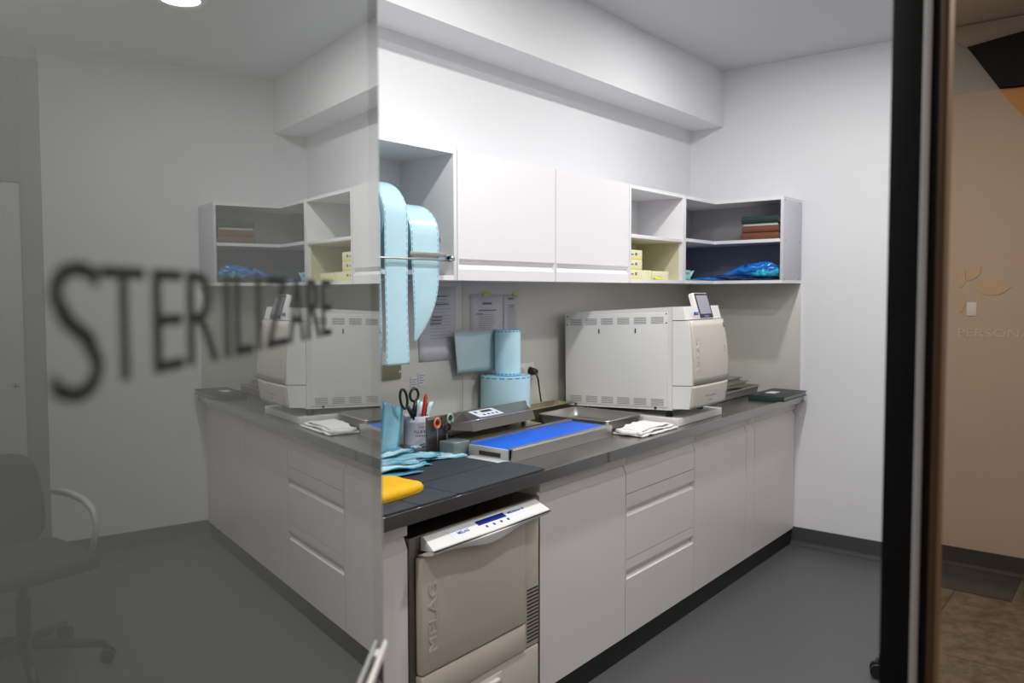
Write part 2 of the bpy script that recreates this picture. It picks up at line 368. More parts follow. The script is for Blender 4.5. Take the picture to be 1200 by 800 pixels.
# ------------------------------------------------------------------ the open glass door with lettering
TH = math.radians(36.957); DU = Vector((math.cos(TH), math.sin(TH), 0)); DN = Vector((math.sin(TH), -math.cos(TH), 0))
D0 = Vector((-.010, .172, 0)); ZV = Vector((0, 0, 1))
def onDoor(s_, z, off=0): return D0+DU*s_+DN*off+ZV*z
SE = .742
mb = MB(); mb.obox(onDoor(SE/2-.06, 1.405, -.005), DU, DN, ZV, SE/2+.06, .005, 1.395)
door = struct(mb.build('door_1', doorglass_m))
mb = MB()
mb.obox(onDoor(SE+.0008, 1.405, -.005), DU, DN, ZV, .001, .0052, 1.395)
mb.build('glass_edge', mat('green_grey_glass_edge', (.45, .50, .48), .3), door)
letters = [('S', .146, .177, 1.4702, 1.5162), ('T', .1768, .2094, 1.4738, 1.5152), ('E', .2173, .2447, 1.4738, 1.5152), ('R', .2505, .2850, 1.4738, 1.5152), ('I', .2952, .3005, 1.4738, 1.5152),
           ('L', .3095, .3350, 1.4738, 1.5152), ('I', .3440, .3493, 1.4738, 1.5152), ('Z', .3600, .4025, 1.4738, 1.5152), ('A', .4062, .4425, 1.4738, 1.5152), ('R', .4515, .4860, 1.4738, 1.5152), ('E', .4930, .5200, 1.4738, 1.5152)]
mb = MB()
for ch, a, b, z0, z1 in letters: mb.text(ch, onDoor(a, z0, .0002), DU, ZV, z1-z0, b-a, None, depth=.0003, bold=-.008 if ch != 'I' else 0, off=.0002)
mb.build('lettering', door_letter_m, door)
mb = MB(); mb.obox(onDoor(.40, 1.140, .0045), DU, DN, ZV, .328, .0022, .0052, .0015)
for q in (.10, .70): mb.obox(onDoor(q, 1.140, .0012), DU, DN, ZV, .008, .0012, .004, 0)
mb.build('door_handle', handle_m, door)

# ------------------------------------------------------------------ lamps
def downlight(x, y, label, warm=False, watts=20, ZC=ZC):
    t = thing('ceiling_light', label, 'ceiling light', (x, y, ZC), 'ceiling downlights' )
    MB().lathe([(.115, -.001), (.112, -.008), (.092, -.010), (.088, -.004)], (x, y, ZC)).build('trim_ring', cab_m, t)
    MB().lathe([(.0005, -.006), (.089, -.006)], (x, y, ZC)).build('diffuser', led_m, t)
    ld = bpy.data.lights.new('lamp', 'AREA'); ld.shape = 'DISK'; ld.size = .11; ld.energy = watts; ld.color = (1, .87, .74) if warm else (1, .985, .965)
    lo = bpy.data.objects.new('lamp', ld); COL.objects.link(lo); lo.parent = t; lo.location = (0, 0, -.012)
for i, (x, y) in enumerate(LIGHTS_ROOM):
    downlight(x, y, ['round recessed ceiling light nearest the far right wall of the room', 'round recessed ceiling light above the middle of the worktop', 'round recessed ceiling light behind the open glass door', 'round recessed ceiling light just inside the glazed partition'][i], watts=ROOM_W*(.76, .84, .84, .85)[i])
for i, (x, y) in enumerate(ADDED_LIGHTS_HALL):
    downlight(x, y, ['warm round ceiling light at the far end of the corridor', 'warm round ceiling light in the corridor near the doorway'][i], True, HALL_W, 2.905)

# ------------------------------------------------------------------ wall units
def groove_front(x0, x1, z0, z1, yf, top=False, grooves=(), vee=False, th=.022):
    """a flat front with routed finger grooves; grooves = (z_low, z_high)"""
    P = [(yf+th, z0), (yf, z0)]
    for a, b in grooves:
        if vee: P += [(yf, a), (yf+.016, (a+b)/2), (yf, b)]
        else: P += [(yf, a), (yf+.015, a+.012), (yf+.015, b-.002), (yf, b)]
    if top: P += [(yf, z1-.036), (yf+.016, z1)]
    else: P += [(yf, z1)]
    P += [(yf+th, z1)]
    mb = MB().prism(P, x0, x1)
    for a, b in grooves:
        mb.box(x0, x0+.007, yf+.0002, yf+.016, a, b); mb.box(x1-.007, x1, yf+.0002, yf+.016, a, b)
    return mb
def shell(x0, x1, y0, y1, z0, z1, t=.018, shelves=(), back=inner_m, m=cab_m):
    mb = MB()
    mb.box(x0, x0+t, y0, y1, z0, z1, .0006, m).box(x1-t, x1, y0, y1, z0, z1, .0006, m)
    mb.box(x0+t, x1-t, y0, y1, z0, z0+t, 0, m).box(x0+t, x1-t, y0, y1, z1-t, z1, 0, m)
    return mb
ZU0, ZU1 = 1.552, 2.036
# closed units
for (x0, x1, lab, xs) in ((2.290, 2.934, 'white closed wall cupboard right of the open reel compartment', 1), (2.937, 3.575, 'white closed wall cupboard left of the open shelves with cream boxes', 1)):
    t = thing('wall_cabinet', lab, 'cabinet', ((x0+x1)/2, 2.16, ZU0))
    B(x0, x1, YU+.022, YW-.007, ZU0, ZU1, .0006).build('body', cab_m, t)
    groove_front(x0+.0015, x1-.0015, ZU0, ZU1, YU, False, [(1.594, 1.632)], True).build('door', cab_m, t)
# open compartment for the reels
t = thing('open_wall_cabinet', 'open white wall compartment holding the hanging blue reels', 'cabinet', (1.97, 2.16, ZU0))
mb = shell(1.651, 2.288, YU, YW-.007, ZU0, ZU1); mb.build('body', cab_m, t)
B(1.669, 2.270, YW-.022, YW-.0075, ZU0+.018, ZU1-.018).build('back_panel', inner_m, t)
# bar with end bracket fixed in the compartment
t = thing('reel_holder', 'thin steel holder bars with bracket in front of the hanging reels', 'holder', (1.95, 1.99, 1.63))
MB().tube([(1.672, 1.958, 1.622), (2.19, 1.958, 1.622)], .0035, 8).build('front_bar', steel2_m, t)
MB().box(1.995, 2.19, 1.9625, 1.966, 1.634, 1.648, .0008).build('cutting_bar', steel2_m, t)
MB().cyl((2.185, 1.952, 1.628), (2.200, 1.952, 1.628), .012).box(2.185, 2.20, 1.952, 2.04, 1.616, 1.640, .002).box(2.20, 2.269, 2.02, 2.045, 1.618, 1.636, .002).build('bracket', chrome_m, t)
# hanging reels
def hanging_reel(x0, x1, yc, zc, r, zend, label, taper=None, seed=0, s0=None, s1=None):
    t = thing('hanging_reel', label, 'reel', ((x0+x1)/2, yc, zc-r), 'hanging sterilisation reels')
    mb = MB(); w_ = x1-x0
    # wound roll as an annulus
    n = 48; prof = []
    for k in range(n+1):
        a = 2*math.pi*k/n; prof.append((yc+(r-.001)*math.cos(a), zc+(r-.001)*math.sin(a)))
    us = [0, .035, .060, .5, .940, .965, 1]
    def rowpts(y, z, xa, xb): return [Vector((xa+(xb-xa)*u, y, z)) for u in us]
    V = [[mb.bm.verts.new(p) for p in rowpts(y, z, x0, x1)] for y, z in prof[:-1]]
    for i in range(n):
        for j in range(6):
            f = mb.bm.faces.new((V[i][j], V[i][j+1], V[(i+1) % n][j+1], V[(i+1) % n][j])); f.smooth = True
            f.material_index = mb.mi(edge_m if (j in (1, 4) and i % 3 != 0) else film_m)
    for xx in (x0, x1):
        vi = [mb.bm.verts.new((xx, y, z)) for y, z in prof[:-1]]; vo = [mb.bm.verts.new((xx, yc+.02*(y-yc)/r, zc+.02*(z-zc)/r)) for y, z in prof[:-1]]
        for i in range(n): mb.bm.faces.new((vi[i], vi[(i+1) % n], vo[(i+1) % n], vo[i])).material_index = mb.mi(pouch2_m)
    mb.build('roll', None, t)
    MB().lathe([(.020, 0), (.026, 0), (.026, w_), (.020, w_), (.020, 0)], (0, 0, 0), 24).tilt(lambda c: Vector((x0+c.z, yc+c.x, zc+c.y))).build('core', olive_m, t)
    MB().cyl((s0 or x0-.003, yc, zc), (s1 or x1+.0028, yc, zc), .0165, seg=16).build('spindle', steel2_m, t)
    # the strip that hangs down in front
    mb = MB(); N = 84; rows = []
    for k in range(N+1):
        if k < 24:
            a = math.pi/2*(k/24); q = 0; y = yc-(r+.0006)*math.sin(a); z = zc+(r+.0006)*math.cos(a); xa, xb = x0-.0004, x1+.0004
        else:
            q = (k-24)/(N-24); z = zc-(zc-zend)*q; xa, xb = x0, x1
            y = yc-r-.0006+.006*math.sin(q*5+seed)*q
            if taper:
                s_ = max(0, (q-.35)/.65); xb = x1-(x1-x0)*taper*s_**2.2; xa = x0+.022*q; y += .012*s_
            else: xa = x0+.006*math.sin(q*4+seed)*q; xb = x1+.005*math.sin(q*5+1+seed)*q
        rows.append([mb.bm.verts.new(Vector((p.x, p.y-.004*math.sin(math.pi*u)*q, p.z))) for u, p in zip(us, rowpts(y, z, xa, xb))])
    for i in range(N):
        for j in range(6):
            f = mb.bm.faces.new((rows[i][j], rows[i+1][j], rows[i+1][j+1], rows[i][j+1])); f.smooth = True
            f.material_index = mb.mi(edge_m if (j in (1, 4) and i % 3 != 0) else film_m)
    mb.build('hanging_strip', None, t, solid=.0006)
hanging_reel(1.735, 1.874, 2.10, 1.752, .118, 1.262, 'leftmost hanging blue reel, half hidden by the open glass door', seed=2, s0=1.670)
hanging_reel(1.880, 1.990, 2.10, 1.762, .130, 1.262, 'tallest hanging pale blue reel with a long straight strip', seed=0)
hanging_reel(2.006, 2.150, 2.09, 1.705, .118, 1.335, 'right hanging blue reel whose strip ends in a slanted point', taper=.78, seed=1, s1=2.2695)

# open shelf unit
t = thing('open_shelf_unit', 'white open two-cell wall shelf holding cream boxes', 'shelf', (3.87, 2.16, ZU0))
mb = shell(3.578, 4.186, YU, YW-.007, ZU0, ZU1); mb.build('body', cab_m, t)
B(3.596, 4.168, YU+.002, YW-.02, 1.776, 1.794, .0006).build('shelf_board', cab_m, t)
MB().box(3.596, 4.168, YW-.022, YW-.0075, 1.794, ZU1-.018, 0, inner_m).box(3.596, 4.168, YW-.022, YW-.0075, ZU0+.018, 1.776, 0, creambounce_m).build('back_panel', None, t)
MB().box(3.5965, 3.600, YU+.004, YW-.022, ZU0+.018, 1.776, 0).box(3.600, 4.166, YU+.03, YW-.022, 1.7735, 1.776, 0).box(4.1645, 4.168, YU+.022, YW-.022, ZU0+.018, 1.776, 0).build('cream_lining', creambounce_m, t)  # thin layers added to carry the bounced yellow on the cell walls
# L-shaped corner unit
YE, XE = 1.607, 4.585
t = thing('corner_shelf_unit', 'white L-shaped open corner shelf on the right wall', 'shelf', (4.7, 2.0, ZU0))
Lp = [(4.189, YU), (XE, YU), (XE, YE), (XR-.007, YE), (XR-.007, YW-.007), (4.189, YW-.007)]
Li = [(4.207, YU+.002), (XE+.002, YU+.002), (XE+.002, YE+.018), (XR-.009, YE+.018), (XR-.009, YW-.02), (4.207, YW-.02)]
MB().zprism(Lp, ZU0, ZU0+.018, cab_m).build('bottom_board', cab_m, t)
MB().zprism(Lp, ZU1-.018, ZU1, cab_m).build('top_board', cab_m, t)
MB().zprism(Li, 1.784, 1.802, cab_m).build('shelf_board', cab_m, t)
B(4.189, 4.206, YU, YW-.007, ZU0+.018, ZU1-.018, .0005).build('side_panel', cab_m, t)
B(XE, XR-.007, YE, YE+.017, ZU0+.018, ZU1-.018, .0005).build('end_panel', mat('lilac_grey_melamine', (.60, .60, .66), .5, scale=4), t)
for px, pz in ((XE+.02, 2.015), (XR-.05, 2.015), (XE+.03, 1.79), (XR-.05, 1.79), (XE+.02, 1.575), (XR-.05, 1.575)): MB().cyl((px, YE, pz), (px, YE-.0012, pz), .004, seg=10).build('screw_cap', greytext_m, t)
mb = MB()
for z0, z1, m_ in ((ZU0+.018, 1.784, slateshade_m), (1.802, ZU1-.018, greyin_m)):
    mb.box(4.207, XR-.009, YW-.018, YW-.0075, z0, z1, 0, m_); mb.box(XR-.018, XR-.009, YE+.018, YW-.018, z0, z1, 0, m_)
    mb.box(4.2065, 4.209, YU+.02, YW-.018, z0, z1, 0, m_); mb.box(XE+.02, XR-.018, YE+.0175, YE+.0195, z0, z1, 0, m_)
mb.build('lining', None, t)  # lower layers are added to hold shade and blue bounce as colour

# ------------------------------------------------------------------ base units
struct(MB().box(1.498, 1.636, YB+.015, YB+.03, 0, .10).box(2.285, XR, YB+.015, YB+.03, 0, .10).build('baseboard_back', plinth_m))
def base_unit(x0, x1, label, kind='door', name='base_cabinet', z0=.098):
    t = thing(name, label, 'cabinet', ((x0+x1)/2, 1.95, z0))
    B(x0, x1, YB+.0225, YW-.01, z0, .856).build('body', basewarm_m, t)
    B(x0+.001, x1-.001, YB, YB+.022, .812, .857, .0006).build('fascia', basewarm_m, t)
    if kind == 'door': groove_front(x0+.0015, x1-.0015, z0, .808, YB, True).build('door', basewarm_m, t)
    elif kind == 'drawers':
        groove_front(x0+.0015, x1-.0015, .687, .808, YB, True).build('drawer', basewarm_m, t)
        groove_front(x0+.0015, x1-.0015, .416, .684, YB, False, [(.594, .629)]).build('drawer', basewarm_m, t)
        groove_front(x0+.0015, x1-.0015, z0, .413, YB, False, [(.333, .372)]).build('drawer', basewarm_m, t)
    return t
base_unit(1.500, 1.634, 'pale grey base cabinet left of the built-in washer, half behind the glass door')
base_unit(2.286, 2.883, 'wide pale grey base cabinet just right of the built-in washer')
base_unit(2.885, 3.520, 'pale grey three-drawer base unit with routed grips', 'drawers', 'drawer_cabinet')
base_unit(3.522, 4.144, 'pale grey base cabinet right of the drawer unit')
base_unit(4.146, 4.257, 'narrow pale grey filler cabinet between two wide base cabinets')
base_unit(4.259, XR-.012, 'pale grey base cabinet in the corner beside the right wall')
t = thing('worktop', 'long brushed stainless steel worktop with a seam in its front edge', 'worktop', (2.9, 1.95, .858))
P = [(YC, .8585), (YC, .8985), (YC+.0015, .9), (YW-.009, .9), (YW-.009, .8585)]
MB().prism(P, 1.499, 2.6705).prism(P, 2.6725, XR-.001).build('steel_top', steel_m, t)
B(2.664, 2.680, YC-.0006, YC+.004, .860, .8975).build('seam_cover', darksteel_m, t)

# ------------------------------------------------------------------ built-in thermal washer
t = thing('washer_disinfector', 'beige built-in washer with ivory control panel under the worktop', 'washer', (1.96, 1.95, .04))
B(1.640, 2.282, YB-.001, YW-.05, .04, .800, .002).build('casing', darksteel_m, t)
XA, XB = 1.668, 2.246
def cpanel(x):
    q = (x-XA)/(XB-XA); b = math.exp(-((q-.47)/.22)**2); yl = 1.560-.006*b
    return q, b, yl
rings = []
for k in range(41):
    x = XA+(XB-XA)*k/40; q, b, yl = cpanel(x); xi = 1.686+(2.243-1.686)*k/40
    rings.append([Vector((xi, YB-.002, .797)), Vector((xi, YB-.010, .799)), Vector((x, yl, .7725)), Vector((x, yl-.001, .7695)), Vector((x, yl+.012, .7665)), Vector((xi, YB-.002, .755))])
MB().loft(rings, smooth=False).build('control_panel', ivory_m, t)
rings = []
for k in range(41):
    x = XA+(XB-XA)*k/40; q, b, yl = cpanel(x); d_ = .006+.022*b
    rings.append([Vector((x, yl+.015, .7665)), Vector((x, yl-.001, .7662)), Vector((x, yl-.003, .762)), Vector((x, yl+.004, .762-d_)), Vector((x, yl+.030, .762-d_-.006)), Vector((x, YB-.004, .745))])
MB().loft(rings, smooth=False).build('door_grip', ivory_m, t)
MB().prism([(1.575, .7665), (1.5535, .7665), (1.5535, .7695), (1.575, .7695)], XA+.001, XB-.001).build('seam', dark_m, t)
# panel inlay, display, keys and print, lying on the sloped face
Pa, Pb = Vector((0, YB-.010, .799)), Vector((0, 1.559, .7725)); sl = (Pb-Pa).normalized(); upv = -sl; nrm = Vector((1, 0, 0)).cross(upv)
def onP(x, f, off=.0006): p = Pa+(Pb-Pa)*f; return Vector((x, p.y, p.z))+nrm*off
def inlay(name, x0, x1, f0, f1, m_, par, th=.0008, off=.0):
    c = (onP(x0, f0, off)+onP(x1, f1, off))/2; L_ = (Pb-Pa).length*(f1-f0)
    return MB().obox(c, (1, 0, 0), upv, nrm, (x1-x0)/2, L_/2, th).build(name, m_, par)
ip = inlay('panel_inlay', 1.775, 2.165, .10, .92, label_m, t)
inlay('display', 1.905, 2.045, .20, .52, lcd_m, t, .0009, .0006)
for k in range(4):
    MB().cyl(onP(1.930+k*.036, .72, .0005), onP(1.930+k*.036, .72, .0022), .0055, seg=14).build('key', bluetext_m, t)
mb = MB(); mb.text('MELAG', onP(1.805, .62), (1, 0, 0), upv, .011, .05, None, bold=.01); mb.build('maker_print', bluetext_m, t)
mb = MB(); mb.text('MELAtherm 10', onP(2.062, .42), (1, 0, 0), upv, .009, .085, None, bold=.01); mb.build('model_print', bluetext_m, t)
# door front
mb = MB(); mb.box(1.660, 2.168, 1.600, YB-.002, .392, .742, .008, beige_m); dr = mb.build('door', None, t)
mb = MB(); mb.text('MELAG', (1.725, 1.5995, .455), (0, 0, 1), (-1, 0, 0), .036, .205, None, depth=.0022, off=0); mb.build('embossed_name', beige_m, t)
MB().box(2.171, 2.248, 1.606, YB-.002, .300, .742, .004).build('side_strip', beige_m, t)
mb = MB()
for k in range(15): mb.box(2.180, 2.243, 1.6035, 1.6085, .318+k*.0127, .3225+k*.0127)
mb.build('vent', dark_m, t)
mb = MB(); mb.box(1.660, 2.168, 1.602, YB-.002, .300, .3885, .003); mb.box(1.660, 2.248, 1.606, YB-.002, .05, .2965, .006)
mb.build('lower_panel', beige_m, t)
mb = MB(); mb.box(1.86, 2.02, 1.590, 1.607, .245, .262, .006); mb.box(1.84, 2.04, 1.6035, 1.607, .225, .275, .002); mb.build('lower_grip', silver_m, t)

# ------------------------------------------------------------------ autoclave on its stand
t = thing('autoclave_stand', 'flat white stand under the big white autoclave', 'stand', (3.6, 1.93, .9))
MB().box(3.36, 3.835, 1.632, 2.20, .9005, .936, .003).build('plate', machine_m, t)
AX0, AX1 = 3.362, 3.775
A = thing('autoclave', 'large white autoclave with champagne front on the worktop', 'autoclave', (3.57, 1.93, .9365))
ta = math.radians(2.3); PY, PZ = 2.235, .948
def TL(c):
    dy, dz = c.y-PY, c.z-PZ
    return Vector((c.x, PY+dy*math.cos(ta)+dz*math.sin(ta)*.2, PZ+dz*math.cos(ta)-dy*math.sin(ta)))
MB().prism([(1.664, .948), (2.235, .948), (2.238, 1.400), (2.230, 1.406), (1.664, 1.416)], AX0, AX1).tilt(TL).build('casing', machine_m, A)
mb = MB(); mb.box(AX0-.004, AX0-.0002, 1.684, 2.226, .962, 1.392, .001); mb.tilt(TL); mb.build('side_panel', machine_m, A)
for row, zz in enumerate((1.343, .969)):
    for k in range(6):
        y1 = 2.205-k*.0875; mb = MB()
        for q in range(5): mb.box(AX0-.0047, AX0-.0038, y1-.064, y1, zz+q*.0066, zz+q*.0066+.0026)
        mb.tilt(TL); mb.build('vent', ventgrey_m, A)
for yy in (2.045, 1.850): mb = MB(); mb.box(AX0-.0055, AX0-.0038, yy-.006, yy, 1.300, 1.322); mb.tilt(TL); mb.build('panel_slot', dark_m, A)
for yy, zz in ((2.222, 1.386), (2.222, 1.345), (1.690, 1.386), (1.690, 1.345)): mb = MB(); mb.cyl((AX0-.0036, yy, zz), (AX0-.0056, yy, zz), .0032, seg=10); mb.tilt(TL); mb.build('screw', dark_m, A)
for yy in (2.175, 1.745): mb = MB(); mb.cyl((AX0-.0036, yy, .957), (AX0-.0056, yy, .957), .006, seg=12); mb.tilt(TL); mb.build('screw', dark_m, A)
# front module (curved in plan and in section)
def frontring(y0, z, w0, w1, bulge, d):
    pts = [Vector((AX0+w0, y0, z))]
    for k in range(13):
        a = k/12; x = AX0+w0+.018+(AX1+w1-AX0-w0-.036)*a
        pts.append(Vector((x, d-bulge*math.sin(math.pi*a)**.7, z)))
    pts.append(Vector((AX1+w1, y0, z)))
    return pts
def module(z0, z1, prof, m_, name, n=8):
    rings = []
    for k in range(n+1):
        z = z0+(z1-z0)*k/n; d, wr_ = prof((z-.95)/.45)
        rings.append(frontring(1.662, z, 0, wr_, .012, d))
    return MB().loft(rings, smooth=False).tilt(TL).build(name, m_, A)
def prof(q):
    d = 1.602-.026*math.sin(math.pi*min(1, max(0, q*.95+.12)))**.8; return d, .018*math.sin(math.pi*min(1, max(0, q+.1)))
module(.955, 1.058, prof, machine_m, 'lower_front')
module(1.0615, 1.352, prof, machine_m, 'door', 12)
module(1.3555, 1.416, lambda q: (1.606+(q-.9)*.12, .004), machine_m, 'top_front', 4)
def face(z0, z1, x0, x1, m_, name, n=10):
    mb = MB()
    def fn(u, v):
        z = z0+(z1-z0)*v; d, wr_ = prof((z-.95)/.45); xl = x0+(.006 if 0 else 0)+.010*math.sin(math.pi*v)*-1*(name == 'door_face'); x = xl+(x1+wr_-xl)*u
        a = (x-(AX0+.018))/((AX1+wr_)-AX0-.036); a = min(1, max(0, a))
        return Vector((x, d-.012*math.sin(math.pi*a)**.7-.0018, z))
    mb.grid(fn, 16, n, m_); mb.tilt(TL); return mb.build(name, m_, A, solid=.003)
face(.958, 1.056, AX0+.022, AX1-.020, silver_m, 'lower_face')
face(1.064, 1.350, AX0+.032, AX1-.020, silver_m, 'door_face')
def snap(mb, y0):
    for v in mb.bm.verts:
        d, wr_ = prof((v.co.z-.95)/.45); a = min(1, max(0, (v.co.x-(AX0+.018))/((AX1+wr_)-AX0-.036)))
        v.co.y = d-.012*math.sin(math.pi*a)**.7-.0030+(v.co.y-y0)
    mb.tilt(TL); return mb
mb = MB(); mb.text('MELAG', (AX0+.078, 1.567, 1.125), (0, 0, 1), (-1, 0, 0), .024, .150, None, depth=.0022, off=0); snap(mb, 1.567).build('embossed_name', silver_m, A)
mb = MB(); mb.text('MELAG', (3.435, 1.597, 1.374), (1, 0, 0), (0, 0, 1), .016, .045, None, bold=.02, depth=.002, off=.003); mb.tilt(TL); mb.build('logo', bluetext_m, A)
mb = MB(); mb.text('Vacuclave', (3.50, 1.572, 1.000), (1, 0, 0), (0, 0, 1), .010, .12, None, depth=.0006, off=0); snap(mb, 1.572).build('model_print', greytext_m, A)
mb = MB(); mb.text('118', (3.545, 1.572, .980), (1, 0, 0), (0, 0, 1), .007, .03, None, depth=.0006, off=0); snap(mb, 1.572).build('number_print', greytext_m, A)
mb = MB(); mb.box(AX1-.040, AX1-.026, 1.566, 1.572, 1.312, 1.336, .002); snap(mb, 1.572).build('door_catch', greytext_m, A)
mb = MB(); mb.tube([(AX1-.075, 1.572, 1.195), (AX1-.060, 1.572, 1.197), (AX1-.055, 1.572, 1.210), (AX1-.060, 1.572, 1.223), (AX1-.075, 1.572, 1.225)], .0012, 6); snap(mb, 1.572).build('door_mark', greytext_m, A)
# tilted display
dx0, dx1 = 3.487, 3.640; lean = math.radians(17); au = Vector((0, math.sin(lean), math.cos(lean))); an = Vector((0, -math.cos(lean), math.sin(lean)))
dc = Vector(((dx0+dx1)/2, 1.612, 1.442))
MB().obox(dc+an*-.012, (1, 0, 0), au, an, (dx1-dx0)/2, .062, .014, .006).build('display_housing', ivory_m, A)
dsp = MB().obox(dc+an*.0022, (1, 0, 0), au, an, (dx1-dx0)/2-.006, .058, .0008).build('display_glass', black_m, A)
MB().obox(dc+an*.0032+au*.004, (1, 0, 0), au, an, (dx1-dx0)/2-.018, .044, .0006).build('screen', screen_m, A)
MB().obox(dc+an*.0032-au*.051, (1, 0, 0), au, an, .022, .004, .0006).build('status_light', mat('violet_led', (.20, .10, .45), .3), A)
for fx in (3.41, 3.73):
    for fy in (1.70, 2.16): MB().cyl((fx, fy, .9365), (fx, fy, .972 if fy < 2 else .954), .016, seg=16).build('foot', black_m, A)

# ------------------------------------------------------------------ folded towel
def sheet(fn, nu, nv, m_, name, th, label, cat, group=None, parent=None):
    mb = MB().grid(fn, nu, nv, m_)
    o_ = mb.build(name, m_, parent, solid=th)
    if not parent: tag(o_, label, cat, group)
    return o_
def layers(c, ux, uy, hx, hy, z0, zt, n, wav, seed):
    pass
t = thing('folded_towel', 'folded white towel in front of the autoclave', 'towel', (3.17, 1.68, .9))
for L in range(3):
    def fn(u, v, L=L):
        cx = 3.010+.010*L; X = cx+(3.325-cx-.018*L)*u; Y = 1.622+.010*L+(.140-.020*L)*v+.035*u*(v-.2)+.008*noise.noise(Vector((u*5, L*3, 1)))
        z = .9055+L*.0085+.010*max(0, noise.noise(Vector((X*18+L, Y*18, L*2))))+.010*u*(1-u)*L
        return Vector((X, Y, max(z, .904)))
    MB().grid(fn, 40, 20, towel_m).build('fold', towel_m, t, solid=.006)
mb = MB(); mb.tube([(3.010+.01*math.sin(k), 1.626+.125*k/8, .9165+.002*math.sin(k*2)) for k in range(9)], .0105, 12, flat=.8); mb.build('rolled_edge', towel_m, t)

# ------------------------------------------------------------------ steel trays
def tray(x0, x1, y0, y1, z0, z1, name, m_, label, cat='tray', rim=.012, lip=.010, parent=None):
    t_ = parent
    mb = MB(); n = 6
    def rr(ins, r, z):
        P_ = []
        for (cx, cy, a0) in ((x1-ins-r, y1-ins-r, 0), (x0+ins+r, y1-ins-r, 90), (x0+ins+r, y0+ins+r, 180), (x1-ins-r, y0+ins+r, 270)):
            for k in range(n+1):
                a = math.radians(a0+90*k/n); P_.append(Vector((cx+r*math.cos(a), cy+r*math.sin(a), z)))
        return P_
    rings = [rr(-.000, .022, z1-.003), rr(0, .022, z1), rr(lip, .02, z1-.0005), rr(lip+.006, .02, z0+.010), rr(lip+.014, .016, z0+.0022), rr(lip+.03, .012, z0+.0022)]
    mb.loft(rings, m_, True, False); vs = rings[-1]; mb.bm.faces.new([mb.bm.verts.new(p) for p in vs])
    outer = [rr(0, .022, z1-.003), rr(lip-.002, .02, z1-.004), rr(lip+.003, .02, z0+.010), rr(lip+.012, .016, z0), rr(lip+.03, .012, z0)]
    mb.loft(outer, m_, True, False); mb.bm.faces.new([mb.bm.verts.new(p) for p in outer[-1]])
    return tag(mb.build(name, m_), label, cat)
tray(3.035, 3.352, 1.800, 2.180, .9005, .948, 'instrument_tray', steel2_m, 'deep open stainless steel tray between the blue-topped rack and the autoclave')
tray(2.975, 3.355, 2.190, 2.298, .9005, .968, 'narrow_tray', gold_m, 'narrow brownish metal tray against the wall left of the autoclave')

# ------------------------------------------------------------------ blue-topped tray rack
t = thing('roller_rack', 'low steel rack with a bright blue top on the worktop', 'rack', (2.63, 1.85, .9))
MB().prism([(1.742, .9005), (1.738, .944), (1.742, .949), (1.762, .949), (1.762, .945), (1.746, .945), (1.748, .9005)], 2.278, 2.962).build('front_rail', steel2_m, t)
MB().prism([(1.952, .9005), (1.952, .950), (1.975, .950), (1.975, .9005)], 2.30, 2.985).build('back_rail', steel2_m, t)
B(2.292, 2.975, 1.764, 1.950, .930, .943, .0015).build('blue_top', belt_m, t)
MB().box(2.284, 2.292, 1.764, 1.951, .902, .9425, .001, greyplastic_m).box(2.2825, 2.2845, 1.80, 1.90, .910, .926, 0, dark_m).build('end_cap', None, t)
B(2.235, 2.300, 1.755, 1.935, .9005, .9045, .001).build('base_plate', greyplastic_m, t)
B(2.32, 2.95, 1.77, 1.945, .903, .929).build('underframe', dark_m, t)

# ------------------------------------------------------------------ heat sealer
t = thing('heat_sealer', 'grey steel heat sealing machine with small white control panel behind the blue-topped rack', 'sealer', (2.55, 2.03, .9))
sealer_m = mat('grey_brown_metal', (.27, .24, .225), .33, metal=.9, noise_amt=.05)
MB().prism([(1.980, .9005), (1.980, .945), (2.070, .952), (2.070, .9005)], 2.315, 2.800).build('base', sealer_m, t)
MB().prism([(1.982, .9455), (1.979, .954), (2.030, .957), (2.060, .957), (2.060, .9525)], 2.320, 2.795).build('sealing_rail', gold_m, t)
MB().prism([(2.0705, .9005), (2.0705, 1.030), (2.0755, 1.040), (2.082, 1.040), (2.082, .9005)], 2.190, 2.810).build('rear_housing', sealer_m, t)
rings = []
for x, k in ((2.262, 0), (2.330, 1), (2.725, 1)):
    rings.append([Vector((x+.0, 2.068, .990-.006*k)), Vector((x, 2.062-.098*k, .990-.008*k)), Vector((x, 2.062-.084*k, .998+.020*k)), Vector((x, 2.062-.078*k, 1.004+.018*k)), Vector((x+.05*k, 2.064, 1.0405)), Vector((x+.05*k, 2.0695, 1.038))])
MB().loft(rings, smooth=False).build('head', sealer_m, t)
B(2.332, 2.724, 1.9745, 1.9795, 1.0185, 1.0215, .001).build('trim_edge', chrome_m, t)
pa, pb = Vector((0, 1.984, 1.022)), Vector((0, 2.064, 1.0405)); us_ = (pb-pa).normalized(); ns_ = Vector((1, 0, 0)).cross(us_)
def onS(x, f, off): return Vector((x, *(pa+(pb-pa)*f).yz))+ns_*off
MB().obox(onS(2.476, .50, .0006), (1, 0, 0), us_, ns_, .074, .033, .0008).build('control_panel', label_m, t)
MB().obox(onS(2.492, .68, .0014), (1, 0, 0), us_, ns_, .032, .0085, .0008).build('display', dark_m, t)
for k in range(4): MB().cyl(onS(2.446+k*.026, .30, .0010), onS(2.446+k*.026, .30, .0022), .0065, seg=12).build('key', bluetext_m, t)
MB().cyl(onS(2.428, .68, .0010), onS(2.428, .68, .0022), .008, seg=12).build('power_key', bluetext_m, t)
MB().cyl((2.72, 2.02, .9575), (2.72, 2.02, .9815), .010, seg=14).build('hinge_post', sealer_m, t)
